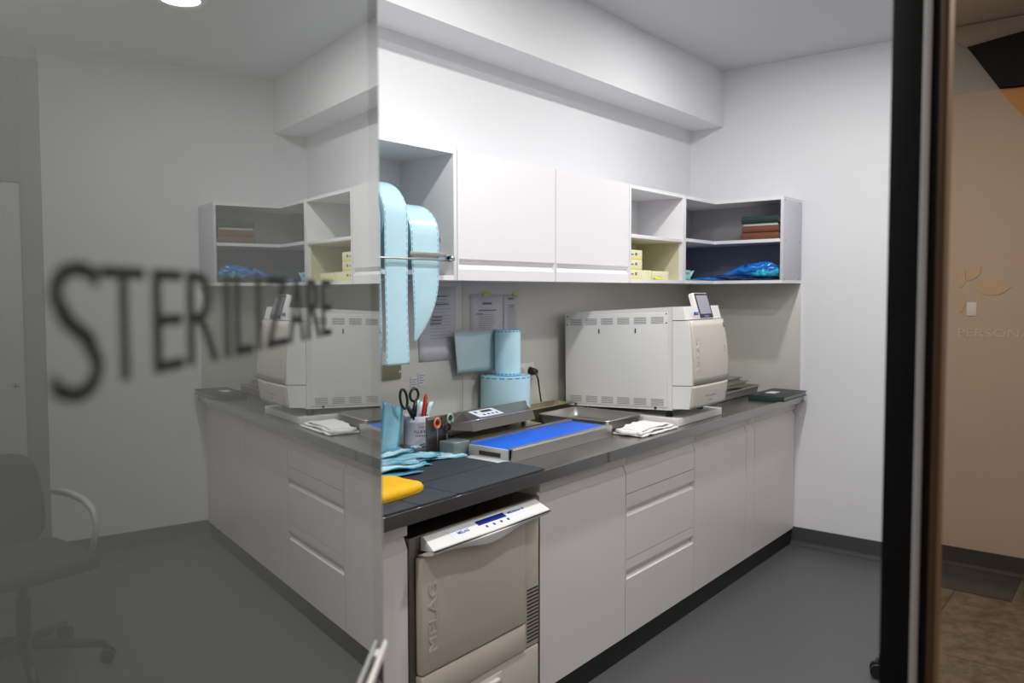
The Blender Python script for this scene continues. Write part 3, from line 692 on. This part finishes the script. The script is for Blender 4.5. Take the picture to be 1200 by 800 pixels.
tag(MB().box(2.215, 2.308, 1.962, 2.040, .9005, .955, .006).build('plastic_box', mat('smoky_plastic', (.16, .20, .20), .2, coat=.5)), 'small smoky grey plastic box at the left end of the heat sealer', 'box')
# scissors with small finger rings at the sealer's left end
for (x, y, z, m_, lab) in ((2.222, 2.052, 1.018, orange_m, 'small scissors with orange finger rings beside the heat sealer'), (2.292, 2.050, 1.027, green_m, 'small scissors with grey-green finger rings beside the heat sealer'), (2.258, 2.035, .997, black_m, 'small scissors with black finger rings beside the heat sealer')):
    s_ = thing('small_scissors', lab, 'scissors', (x, y, .9585), 'small scissors by the heat sealer')
    ring = [(x+.0165*math.cos(a*math.pi/10), y, z+.0175*math.sin(a*math.pi/10)) for a in range(20)]
    ring2 = [(x+.008+.0145*math.cos(a*math.pi/10), y+.008, z+.003+.0155*math.sin(a*math.pi/10)) for a in range(20)]
    MB().tube(ring, .0036, 8, closed=True).build('finger_ring', m_, s_)
    MB().tube(ring2, .003, 8, closed=True).build('finger_ring', m_, s_)
    MB().tube([(x, y+.002, z-.018), (x+.002, y+.002, z-.026), (x+.004, y+.002, .902)], [.003, .0025, .001], 6).build('blade', steel2_m, s_)

# ------------------------------------------------------------------ standing reels
def standing_reel(cx, cy, z0, r, h, label):
    t_ = thing('standing_reel', label, 'reel', (cx, cy, z0), 'standing sterilisation reels')
    mb = MB(); seg = 60
    def ring(rr_, z): return [mb.bm.verts.new((cx+rr_*math.cos(2*math.pi*k/seg), cy+rr_*math.sin(2*math.pi*k/seg), z)) for k in range(seg)]
    R = [ring(r*.36, z0), ring(r, z0), ring(r, z0+.004), ring(r, z0+.009), ring(r, z0+h-.009), ring(r, z0+h-.004), ring(r, z0+h), ring(r*.93, z0+h), ring(r*.88, z0+h-.001), ring(r*.36, z0+h-.001), ring(r*.36, z0)]
    for i in range(len(R)-1):
        for k in range(seg):
            f = mb.bm.faces.new((R[i][k], R[i][(k+1) % seg], R[i+1][(k+1) % seg], R[i+1][k])); f.smooth = i in (1, 2, 3, 4, 5)
            f.material_index = mb.mi(edge_m if (i in (2, 4) and k % 3) or i == 7 else (pouch_m if i in (5, 6, 8) else film_m))
    mb.build('film_roll', None, t_)
    MB().lathe([(r*.30, 0), (r*.355, 0), (r*.355, h-.002), (r*.30, h-.002), (r*.30, 0)], (cx, cy, z0), 32).build('core', olive_m, t_)
    return t_
RX, RY = 2.822, 2.190
t1 = standing_reel(RX-.005, RY+.002, .9005, .110, .243, 'wide pale blue reel standing behind the heat sealer, lower of two')
t2 = standing_reel(RX+.01, RY, 1.1440, .0575, .198, 'narrower pale blue reel standing on top of the wide reel')
mb = MB(); mb.grid(lambda u, v: Vector((2.548+.045*(1-v)*(1-u)+u*(RX-2.548), RY+.085-.025*u-.02*v*(1-u)+.006*math.sin(u*4), 1.165+.178*v-.008*(1-v)*(1-u))), 20, 8, loose_m)
mb.build('loose_end', loose_m, t2, solid=.0006)

# ------------------------------------------------------------------ cup and its contents
CXc, CYc = 2.268, 2.205
t = thing('pencil_cup', 'round lilac-white tin cup holding scissors on the worktop', 'cup', (CXc, CYc, .9))
MB().lathe([(.0005, .0005), (.050, .0005), (.0515, .003), (.0515, .018), (.0522, .0195), (.0515, .021), (.0515, .105), (.0522, .107), (.0515, .109), (.0515, .128), (.0495, .130), (.0480, .128), (.0480, .006), (.0005, .006)], (CXc, CYc, .9)).build('tin', cup_m, t)
mb = MB()
ang0 = math.atan2(-CYc, -CXc)+.35
for ln, (zz, hh, w_, tx) in enumerate(((.086, .007, .025, 'The'), (.066, .011, .052, 'PULIZIE'), (.054, .006, .045, 'casa'))):
    nn = len(tx)
    for i, ch in enumerate(tx):
        a = ang0+((i+.5)/nn-.5)*w_/.0515; ct = Vector((math.cos(a), math.sin(a), 0)); tg = Vector((-math.sin(a), math.cos(a), 0))
        mb.text(ch, Vector((CXc, CYc, .9+zz))+ct*.0517-tg*w_/nn*.4, tg, (0, 0, 1), hh, w_/nn*.75, None, depth=.0003)
mb.build('print', greytext_m, t)
# scissors
t = thing('scissors', 'black-handled scissors standing in the lilac-white cup', 'scissors', (CXc-.01, CYc-.01, .91))
sx, sy, sz = CXc-.036, CYc-.02, 1.028
def loop(cx, cz, rx, rz, rot, n=24): return [(cx+rx*math.cos(2*math.pi*k/n)*math.cos(rot)-rz*math.sin(2*math.pi*k/n)*math.sin(rot), sy, cz+rx*math.cos(2*math.pi*k/n)*math.sin(rot)+rz*math.sin(2*math.pi*k/n)*math.cos(rot)) for k in range(n)]
MB().tube(loop(sx-.053, sz+.075, .018, .038, .22), .0052, 10, closed=True).tube([(sx-.030, sy, sz+.042), (sx-.012, sy, sz+.018), (sx, sy, sz-.01)], [.008, .010, .007], 10).build('handle', black_m, t)
MB().tube(loop(sx+.004, sz+.085, .023, .024, -.2), .0052, 10, closed=True).tube([(sx+.008, sy-.004, sz+.062), (sx+.002, sy-.004, sz+.03), (sx-.002, sy-.004, sz-.01)], [.007, .010, .008], 10).build('handle', black_m, t)
MB().obox((sx, sy, sz-.058), (1, 0, 0), (0, 1, 0), (0, 0, 1), .006, .0015, .055, .001).build('blade', steel2_m, t)
t = thing('utility_knife', 'red and black pen-shaped cutter standing in the cup', 'cutter', (CXc+.02, CYc, .91))
MB().tube([(CXc+.012, CYc-.018, .935), (CXc+.020, CYc-.018, 1.03), (CXc+.034, CYc-.018, 1.095), (CXc+.038, CYc-.018, 1.108)], [.010, .013, .012, .007], 10, flat=.7).build('body', red_m, t)
MB().tube([(CXc+.018, CYc-.026, .99), (CXc+.024, CYc-.026, 1.03), (CXc+.035, CYc-.026, 1.075)], [.004, .006, .004], 8, flat=.5).build('grip', black_m, t)
for k, (dx, dy, h_, lean_) in enumerate(((-.002, .010, .095, .02), (.012, .022, .085, .045), (.030, .012, .080, .07))):
    mb = MB(); x, y = CXc+dx, CYc+dy
    mb.grid(lambda u, v: Vector((x+(u-.5)*.024+lean_*v, y+.004*math.sin(u*3), .94+(h_+.05)*v)), 4, 6, pouch2_m)
    tag(mb.build('small_pouch', pouch2_m, None, solid=.0012), ['small pale blue pouch in the cup behind the black scissors', 'small pale blue pouch in the cup between scissors and red cutter', 'small pale blue pouch in the cup right of the red cutter'][k], 'pouch', 'small pouches in the cup')

# upright blue pouch bundle behind the cup
for k in range(3):
    x0, y0 = 2.055+.016*k, 2.200+.030*k
    def fn(u, v, k=k, x0=x0, y0=y0):
        lean2 = .045*v
        return Vector((x0+.105*u+lean2+.012*math.sin(v*3+k)*(1-v), y0+.010*math.sin(u*3+k)+.012*v, .9015+(.198-.02*k-.03*u*v)*v))
    tag(MB().grid(fn, 10, 14, pouch_m, mfn=lambda i, j: pouchdark_m if i in (0, 9) else pouch_m).build('upright_pouch', None, None, solid=.004), ['front blue pouch of the bundle leaning upright beside the cup', 'middle blue pouch of the bundle leaning upright beside the cup', 'rear blue pouch of the bundle leaning upright beside the cup'][k], 'pouch', 'upright blue pouches')

# pile of flat pouches
def pouch(cx, cy, z, ang, L, W, m_, label, seed, lift=.0, curl=.01):
    ca, sa = math.cos(ang), math.sin(ang)
    def fn(u, v):
        x = (u-.5)*L; y = (v-.5)*W*(1-.18*math.sin(u*5.1+seed))+.003*math.sin(u*9+seed)
        zz = z+lift*u+curl*.9*noise.noise(Vector((u*4+seed, v*2.6, seed)))+.5*curl*math.sin(u*6+seed)*(v-.5)+.002*abs(math.sin(v*9+u*4+seed))
        return Vector((cx+x*ca-y*sa, cy+x*sa+y*ca, max(zz, z-.002)))
    mb = MB().grid(fn, 18, 8, m_, mfn=lambda i, j: pouchdark_m if j in (0, 7) else m_)
    return tag(mb.build('sterilisation_pouch', None, None, solid=.0035), label, 'pouch', 'loose blue pouches on the rubber mats')
pouches = [(1.90, 2.12, .909, .05, .34, .10, pouch_m, 'long blue pouch lying at the foot of the cup', 1, .0, .012),
 (1.93, 2.03, .915, -.10, .34, .09, pouch2_m, 'pale blue pouch in the pile, second row from the cup', 2, .0, .010),
 (2.02, 2.015, .923, -.22, .26, .07, pouch_m, 'mid-blue pouch reaching towards the dark mat from the pile', 3, .0, .012),
 (1.83, 1.96, .920, -.12, .30, .08, pouch2_m, 'pale blue pouch crossing the middle of the pile', 4, .0, .012),
 (1.80, 1.90, .913, -.18, .28, .055, pouchdark_m, 'dark teal pouch edge just behind the yellow cloth', 5, .0, .008),
 (1.82, 1.925, .928, -.30, .28, .05, pouch2_m, 'narrow pale pouch fanned over the yellow cloth end', 6, .0, .012),
 (1.86, 1.955, .934, -.38, .24, .04, pouch_m, 'narrow blue pouch on top of the fanned pile', 7, .0, .012),
 (2.04, 2.12, .921, .15, .20, .08, pouchdark_m, 'short teal pouch below the lilac-white cup', 8, .0, .010),
 (2.19, 1.985, .909, -.42, .15, .095, pouch2_m, 'small pale blue packed pouch nearest the blue-topped rack', 9, .0, .008),
 (2.135, 2.05, .912, -.15, .12, .05, pouch_m, 'small crumpled blue pouch between cup and heat sealer', 10, .0, .014),
 (1.98, 2.085, .930, .12, .26, .05, pouch2_m, 'narrow pale pouch lying across the back of the pile', 12, .0, .010),
 (1.97, 1.955, .910, -.30, .16, .045, pouchdark_m, 'short dark teal pouch lying on the rear rubber mat', 13, .0, .008),
 (2.20, 2.12, .925, -.40, .07, .045, pouch2_m, 'tiny folded blue pouch touching the cup', 11, .0, .010)]
for p in pouches: pouch(*p)

# yellow cloth
def fn(u, v):
    X = 1.503+.282*u; hy = .085+.012*math.sin(u*3)-.020*max(0, (u-.8)/.2)**2; Y = 1.775-.02*(1-u)+(v-.5)*2*hy; e = max(0, 1-((u-.0)/1)**12)**.5*max(0, 1-abs((v-.5)*2)**6)**.5
    return Vector((X, Y, .9145+.022*e+.005*noise.noise(Vector((u*4, v*3, 3)))))
mb = MB().grid(fn, 28, 14, yellow_m)
mb.grid(lambda u, v: (lambda p: Vector((p.x, p.y, .9105)))(fn(u, v)), 28, 14, yellow_m)
bmesh.ops.remove_doubles(mb.bm, verts=mb.bm.verts[:], dist=.0002)
tag(mb.build('yellow_cloth', yellow_m, None, solid=.006), 'folded bright yellow cloth lying on the dark mats by the glass door', 'cloth')

# rubber mats
def rmat(x0, x1, y0, y1, lab, z=.9005, r=.018):
    n = 5; P_ = []
    for (cx, cy, a0) in ((x1-r, y1-r, 0), (x0+r, y1-r, 90), (x0+r, y0+r, 180), (x1-r, y0+r, 270)):
        for k in range(n+1): a = math.radians(a0+90*k/n); P_.append((cx+r*math.cos(a), cy+r*math.sin(a)))
    tag(MB().zprism(P_, z, z+.0065, mat_m).build('rubber_mat', mat_m), lab, 'mat', 'charcoal rubber mats on the worktop')
rmat(1.806, 2.262, 1.5828, 1.762, 'dark rubber mat in front, directly above the washer panel')
rmat(1.806, 2.225, 1.766, 1.955, 'dark rubber mat behind, under the small packed pouch', r=.012)
rmat(1.640, 1.802, 1.5828, 1.745, 'square dark rubber mat between yellow cloth and worktop edge', r=.006)
rmat(1.502, 1.636, 1.5828, 1.745, 'dark rubber mat nearest the open glass door', r=.006)

# ------------------------------------------------------------------ right end of the worktop
tray(4.22, 4.80, 1.800, 2.22, .9005, .950, 'instrument_tray', steel2_m, 'shallow steel tray under the olive folders right of the autoclave')
for k, (x0, x1, y0, y1, z0, z1, lab) in enumerate(((4.20, 4.76, 1.86, 2.12, .9515, .974, 'lower olive folder lying on the shallow steel tray'), (4.20, 4.72, 1.88, 2.14, .9745, .999, 'upper olive folder on top of the folder pile'))):
    t = thing('paper_folder', lab, 'folder', ((x0+x1)/2, (y0+y1)/2, z0), 'olive folders on the worktop')
    B(x0, x1, y0, y1, z1-.003, z1, .001).build('cover', olive_m, t); B(x0, x1, y0, y1, z0, z0+.003, .001).build('cover', olive_m, t)
    B(x0+.01, x1-.03, y0+.008, y1-.008, z0+.003, z1-.003).build('papers', mat('aged_paper', (.30, .26, .19), .8), t)
t = thing('ring_binder', 'black-green binder with white label at the worktop end', 'binder', (4.67, 1.65, .9))
t.rotation_euler = (0, 0, 0)
B(4.478, 4.858, 1.552, 1.750, .924, .928, .001).build('cover', binder_m, t)
B(4.478, 4.858, 1.552, 1.750, .9005, .9045, .001).build('cover', binder_m, t)
B(4.474, 4.479, 1.552, 1.750, .9005, .928, .001).build('spine', folder_m, t)
B(4.482, 4.852, 1.558, 1.744, .9047, .9238).build('papers', binderedge_m, t)
B(4.60, 4.70, 1.650, 1.705, .9281, .9286).build('label', label_m, t)

# ------------------------------------------------------------------ shelf contents
def carton(x0, x1, y0, y1, z0, z1, lab, marks=True):
    t_ = thing('cream_carton', lab, 'box', ((x0+x1)/2, (y0+y1)/2, z0), 'cream cartons on the open shelf')
    B(x0, x1, y0, y1, z0, z1, .001).build('carton_body', creambox_m, t_)
    if marks:
        mb = MB(); mb.box(x0+.01, x0+.06, y0-.0006, y0, z1-.026, z1-.020); mb.box(x0+.075, x0+.095, y0-.0006, y0, z1-.028, z1-.014); mb.build('print', greytext_m, t_)
        B(x0+.002, x1-.002, y0-.0005, y0, z0+.002, z0+.008).build('yellow_band', yellowp_m, t_)
    return t_
zt = ZU0+.018+.0005
for k, lab in enumerate(('lowest cream carton of the tall stack on the open shelf', 'middle cream carton of the tall stack on the open shelf', 'top cream carton of the tall stack on the open shelf')):
    carton(3.612, 3.760, 2.035, 2.200, zt+k*.0495, zt+k*.0495+.049, lab)
carton(3.772, 3.890, 2.05, 2.17, zt, zt+.048, 'small cream carton beside the tall carton stack', False)
carton(3.900, 4.085, 2.05, 2.17, zt, zt+.046, 'low cream carton nearest the white shelf divider', False)
tag(MB().grid(lambda u, v: Vector((3.895+.10*u, 2.022+.02*v, zt+.002+.016*v*(1-u*.6))), 5, 3, yellowp_m).build('yellow_packet', yellowp_m, None, solid=.002), 'small bright yellow packet in front of the low cartons', 'packet')
# books on the upper corner shelf
zb = 1.8025
def book(x0, x1, y0, y1, z0, z1, m_, lab):
    t_ = thing('account_book', lab, 'book', ((x0+x1)/2, (y0+y1)/2, z0), 'books on the upper corner shelf')
    mb = MB(); h = z1-z0; r = h/2
    mb.box(x0+r*.5, x1, y0, y1, z1-.003, z1, .001).box(x0+r*.5, x1, y0, y1, z0, z0+.003, .001)
    arc = [(x0+r*.5-r*.5*math.sin(math.pi*k/10), z0+r-r*math.cos(math.pi*k/10)) for k in range(11)]
    arc += [(x0+r*.5-(r*.5-.003)*math.sin(math.pi*k/10), z0+r-(r-.003)*math.cos(math.pi*k/10)) for k in range(10, -1, -1)]
    A = [mb.bm.verts.new((x, y0, z)) for x, z in arc]; Bv = [mb.bm.verts.new((x, y1, z)) for x, z in arc]; n = len(arc)
    for i in range(n): mb.bm.faces.new((A[i], A[(i+1) % n], Bv[(i+1) % n], Bv[i]))
    mb.bm.faces.new(A[::-1]); mb.bm.faces.new(Bv)
    mb.build('cover', m_, t_)
    B(x0+r*.5, x1-.004, y0+.006, y1-.006, z0+.0032, z1-.0032).build('pages', paper_m, t_)
book(4.610, 4.850, 1.640, 1.862, zb, zb+.040, brownleather_m, 'bottom brown book of the stack on the upper corner shelf')
book(4.612, 4.848, 1.642, 1.855, zb+.0405, zb+.078, brownleather_m, 'second brown book, in the middle of the corner shelf stack')
book(4.606, 4.850, 1.640, 1.856, zb+.0920, zb+.134, folder_m, 'dark green book on top of the corner shelf stack')
tag(B(4.620, 4.845, 1.650, 1.850, zb+.0785, zb+.0915, .002).build('paper_sheaf', paper_m), 'white sheaf of paper under the dark green book', 'paper')
# plastic bags
def bag(cx, cy, z, rx, ry, h, m_, lab, seed, ang=0, slope=0):
    def fn(u, v):
        a = 2*math.pi*u; p = v*math.pi; ca, sa = math.cos(a), math.sin(a)
        q = 1+.25*noise.noise(Vector((ca*2+seed, sa*2, p*1.3)))+.14*noise.noise(Vector((ca*6+seed, sa*6, p*4)))
        x, y = rx*q*math.sin(p)*ca, ry*q*math.sin(p)*sa
        zz = h*.5*(1+.5*noise.noise(Vector((ca*3, sa*5, seed)))+.25*abs(noise.noise(Vector((x*60, y*30, seed)))))*(1-math.cos(p))
        if slope: zz *= min(1, max(.12, .62-slope*y/ry))
        return Vector((cx+x*math.cos(ang)-y*math.sin(ang), cy+x*math.sin(ang)+y*math.cos(ang), z+max(0, zz)))
    mb = MB().grid(fn, 64, 24, m_); bmesh.ops.remove_doubles(mb.bm, verts=mb.bm.verts[:], dist=.0003)
    return tag(mb.build('plastic_bag', m_), lab, 'bag', 'blue plastic bags on the lower corner shelf')
zl = ZU0+.0185
bag(4.735, 1.815, zl, .12, .165, .016, bag2_m, 'flat dark blue plastic bag at the bottom of the corner shelf heap', 4, .0)
bag(4.705, 1.735, zl+.014, .10, .10, .050, bag3_m, 'cyan plastic bag in the middle of the corner shelf heap', 9, .1)
bag(4.685, 1.860, zl+.024, .080, .175, .085, bag_m, 'bright blue crumpled plastic bag on top of the heap', 1, .12, .55)
bag(4.66, 2.06, zl, .07, .10, .020, bag_m, 'flattened bright blue plastic bag towards the shelf corner', 6, .5)
t = thing('printed_packet', 'aqua and green printed packet in the corner shelf beside the divider', 'packet', (4.29, 2.08, zl))
B(4.216, 4.350, 2.045, 2.110, zl, zl+.058, .003).build('packet_body', aqua_m, t)
B(4.232, 4.268, 2.0442, 2.0455, zl+.026, zl+.050).build('green_print', tealp_m, t)
B(4.290, 4.325, 2.0442, 2.0455, zl+.034, zl+.046).build('green_print', tealp_m, t)
MB().grid(lambda u, v: Vector((4.350+.055*u, 2.05+.05*v, zl+.012+.046*u*(1-.2*v)+.012*(1-u)*v)), 6, 4).build('flap', aqua_m, t, solid=.002)
MB().grid(lambda u, v: Vector((4.25+.22*u, 2.035-.02*math.sin(u*3)+.03*v, zl+.003+.010*v*math.sin(u*7)**2)), 12, 3).build('loose_wrapper', bag3_m, t, solid=.0015)

# ------------------------------------------------------------------ papers and fittings on the back wall
yw = YW-.0066
def wall_paper(x0, x1, z0, z1, lab, lines, heads, name='paper_notice', sk=0):
    t_ = thing(name, lab, 'paper', ((x0+x1)/2, yw, z0), None)
    mb = MB(); mb.grid(lambda u, v: Vector((x0+(x1-x0)*u+sk*(1-v), yw-.0012-.002*math.sin(u*3.1)*(1-v), z0+(z1-z0)*v)), 6, 6, paper_m); mb.build('sheet', paper_m, t_, solid=.0006)
    mb = MB()
    for (a, b, z, h_) in lines: mb.box(x0+(x1-x0)*a, x0+(x1-x0)*b, yw-.0050, yw-.0044, z, z+h_, 0, inkpale_m)
    for (a, b, z, h_) in heads: mb.box(x0+(x1-x0)*a, x0+(x1-x0)*b, yw-.0052, yw-.0044, z, z+h_, 0, ink_m)
    mb.build('print', None, t_); return t_
rl = random.Random(3)
wall_paper(2.708, 2.938, 1.20, 1.498, 'white printed notice taped to the wall, widest of the taped two', [(.25, .25+rl.uniform(.4, .55), 1.405-k*.0095, .0035) for k in range(8)], [(.36, .64, 1.452, .010), (.24, .78, 1.424, .005), (.16, .36, 1.409, .004)])
wall_paper(2.945, 3.048, 1.20, 1.495, 'narrow white printed notice taped beside the wider one', [(.25, .25+rl.uniform(.5, .65), 1.430-k*.0088, .0032) for k in range(14)], [(.30, .70, 1.474, .007), (.28, .8, 1.446, .003), (.38, .72, 1.437, .003)])
t = wall_paper(2.385, 2.612, 1.222, 1.532, 'large printed notice hanging behind the blue reel strips', [(.3, .3+rl.uniform(.3, .6), 1.49-k*.0135, .003) for k in range(14)], [(.40, .74, 1.488, .005), (.42, .80, 1.455, .005), (.35, .62, 1.402, .006), (.32, .6, 1.388, .006), (.30, .58, 1.374, .006)])
tag(B(2.795, 2.845, yw-.0060, yw-.0052, 1.488, 1.510).build('sticky_tape', tape_m), 'yellow tape piece holding the wider wall notice', 'tape')
tag(B(3.015, 3.060, yw-.0060, yw-.0052, 1.488, 1.505).build('sticky_tape', tape_m), 'yellow tape piece at the corner of the narrow wall notice', 'tape')
for k, (x0, x1, z0, z1) in enumerate(((2.335, 2.375, 1.115, 1.165), (2.380, 2.420, 1.125, 1.178))):
    t = thing('sticky_note', ['small handwritten note on the wall above the scissors, left one', 'small handwritten note on the wall above the scissors, right one'][k], 'note', ((x0+x1)/2, yw, z0), 'small wall notes')
    B(x0, x1, yw-.002, yw-.0005, z0, z1).build('sheet', paper_m, t)
    mb = MB()
    for q in range(4): mb.box(x0+.006, x1-.006-.008*(q % 2), yw-.0026, yw-.002, z1-.012-q*.010, z1-.009-q*.010)
    mb.build('handwriting', ink_m, t)
t = thing('wall_box', 'olive brown plastic wall plate below the tallest hanging strip', 'plate', (2.225, yw, 1.165))
B(2.150, 2.277, yw-.008, yw-.0003, 1.166, 1.225, .002).build('plate', brownp_m, t)
MB().cyl((2.268, yw-.008, 1.195), (2.268, yw-.0095, 1.195), .005, seg=12).build('screw', chrome_m, t)
t = thing('wall_socket', 'white double wall socket right of the narrow reel', 'socket', (3.15, yw, 1.09))
B(3.040, 3.175, yw-.010, yw-.0003, 1.092, 1.172, .004).build('face_plate', ivory_m, t)
for xx in (3.073, 3.140): MB().cyl((xx, yw-.0100, 1.132), (xx, yw-.0108, 1.132), .021, seg=20).build('outlet', greyplastic_m, t)
t = thing('power_cord', 'black power plug and cable in the wall socket', 'cable', (3.2, yw, .97))
MB().cyl((3.140, yw-.011, 1.130), (3.140, yw-.048, 1.127), .021, .014, 16).build('plug', black_m, t)
MB().tube([(3.140, yw-.044, 1.125), (3.148, yw-.052, 1.09), (3.168, yw-.045, 1.04), (3.195, yw-.035, .98)], .004, 8).build('cable', black_m, t)

# ------------------------------------------------------------------ office chair (seen in the glass)
cx, cy = 3.475, .505
fd = Vector((-.95, .31, 0)).normalized(); pd = Vector((.31, .95, 0)).normalized()
t = thing('office_chair', 'charcoal office swivel chair with grey armrests reflected in the glass door', 'chair', (cx, cy, 0))
Cc = Vector((cx, cy, 0))
base_dir = Vector((3.380-cx, .815-cy, 0)).normalized()
for k in range(5):
    a = 2*math.pi*k/5; c_, s_ = math.cos(a), math.sin(a); d_ = Vector((base_dir.x*c_-base_dir.y*s_, base_dir.x*s_+base_dir.y*c_, 0))
    lg = MB().tube([Cc+ZV*.11+d_*.03, Cc+ZV*.095+d_*.16, Cc+ZV*.075+d_*.300], [.026, .022, .016], 8).build('leg', black_m, t)
    q = Vector((-d_.y, d_.x, 0)); wc = Cc+d_*.305
    MB().cyl(wc+ZV*.0285+q*.008, wc+ZV*.0285+q*.026, .028, seg=18).cyl(wc+ZV*.0285-q*.026, wc+ZV*.0285-q*.008, .028, seg=18).cyl(wc+ZV*.03, wc+ZV*.075, .008, seg=8).build('caster', black_m, lg)
MB().cyl(Cc+ZV*.08, Cc+ZV*.30, .028).cyl(Cc+ZV*.30, Cc+ZV*.40, .018).build('column', black_m, t)
def rbox(name, c, hx, hy, hz, ax, ay, az, m_, bev): return MB().obox(c, ax, ay, az, hx, hy, hz, bev, m_).build(name, m_, t, sub=1)
rbox('seat', Cc+ZV*.435, .22, .22, .04, fd, pd, ZV, fabric_m, .03)
bz = (ZV*.985-fd*.17).normalized(); bn = fd*.985+ZV*.17
rings = []
for k in range(9):
    t_ = -1+2*k/8; sc_ = max(.02, (1-abs(t_)**4)**.25); ring = []
    for q in range(40):
        a = 2*math.pi*q/40; ex = .55; cu = math.copysign(abs(math.cos(a))**ex, math.cos(a)); su = math.copysign(abs(math.sin(a))**ex, math.sin(a))
        hw = .195*(.90+.10*(1-su)/2*1.0); ring.append(Cc-fd*.235+ZV*.640+bn.normalized()*(.030*t_-.02*abs(cu)**2*0)+pd*cu*hw*(.86+.14*sc_)+bz*su*.20*(.86+.14*sc_))
    rings.append(ring)
MB().loft(rings).build('backrest', fabric_m, t)
MB().tube([Cc-fd*.10+ZV*.41, Cc-fd*.26+ZV*.43, Cc-fd*.285+ZV*.60], .016, 8).build('back_bracket', black_m, t)
for s_ in (-1, 1):
    p = pd*.228*s_
    MB().tube([Cc+p-fd*.23+ZV*.650, Cc+p-fd*.08+ZV*.665, Cc+p+fd*.06+ZV*.655, Cc+p+fd*.13+ZV*.625, Cc+p+fd*.155+ZV*.56, Cc+p*.92+fd*.14+ZV*.45], [.012, .015, .016, .015, .012, .011], 10, flat=1.3).build('armrest', greyplastic_m, t)

# ------------------------------------------------------------------ reflected corridor details and pane decals
tag(B(XC-.004, XC, -.435, -.389, 1.371, 1.444, .001).build('light_switch', label_m), 'small white light switch on the tan corridor wall', 'switch')
sg = thing('wall_sign', 'faint beige leaf emblem and lettering on the tan corridor wall', 'sign', (XC, -.30, 1.26))
def leafw(cy_, cz, L, W, ang, name='leaf'):
    mb = MB(); n = 14; pts = []
    for k in range(n+1): t_ = k/n; pts.append((t_*L-L/2, W/2*math.sin(math.pi*t_)**.7))
    pts += [(x, -y) for x, y in pts[-2:0:-1]]
    c, s_ = math.cos(ang), math.sin(ang); P_ = [(cy_+x*c-y*s_, cz+x*s_+y*c) for x, y in pts]
    a = [mb.bm.verts.new((XC-.0008, y, z)) for y, z in P_]; b = [mb.bm.verts.new((XC-.0030, y, z)) for y, z in P_]; m_ = len(P_)
    for i in range(m_): mb.bm.faces.new((a[i], a[(i+1) % m_], b[(i+1) % m_], b[i]))
    mb.bm.faces.new(a[::-1]); mb.bm.faces.new(b)
    mb.build(name, leafd_m, sg)
leafw(-.322, 1.523, .165, .085, 0); leafw(-.410, 1.603, .10, .06, .9); leafw(-.462, 1.577, .11, .04, 1.57); leafw(-.464, 1.438, .10, .04, 1.57)
mb = MB(); mb.text('PERSONAL', (XC-.0008, -.473, 1.260), (0, 1, 0), (0, 0, 1), .042, .372, None, depth=-.002, off=0, bold=-.01); mb.build('lettering', paledecal_m, sg)
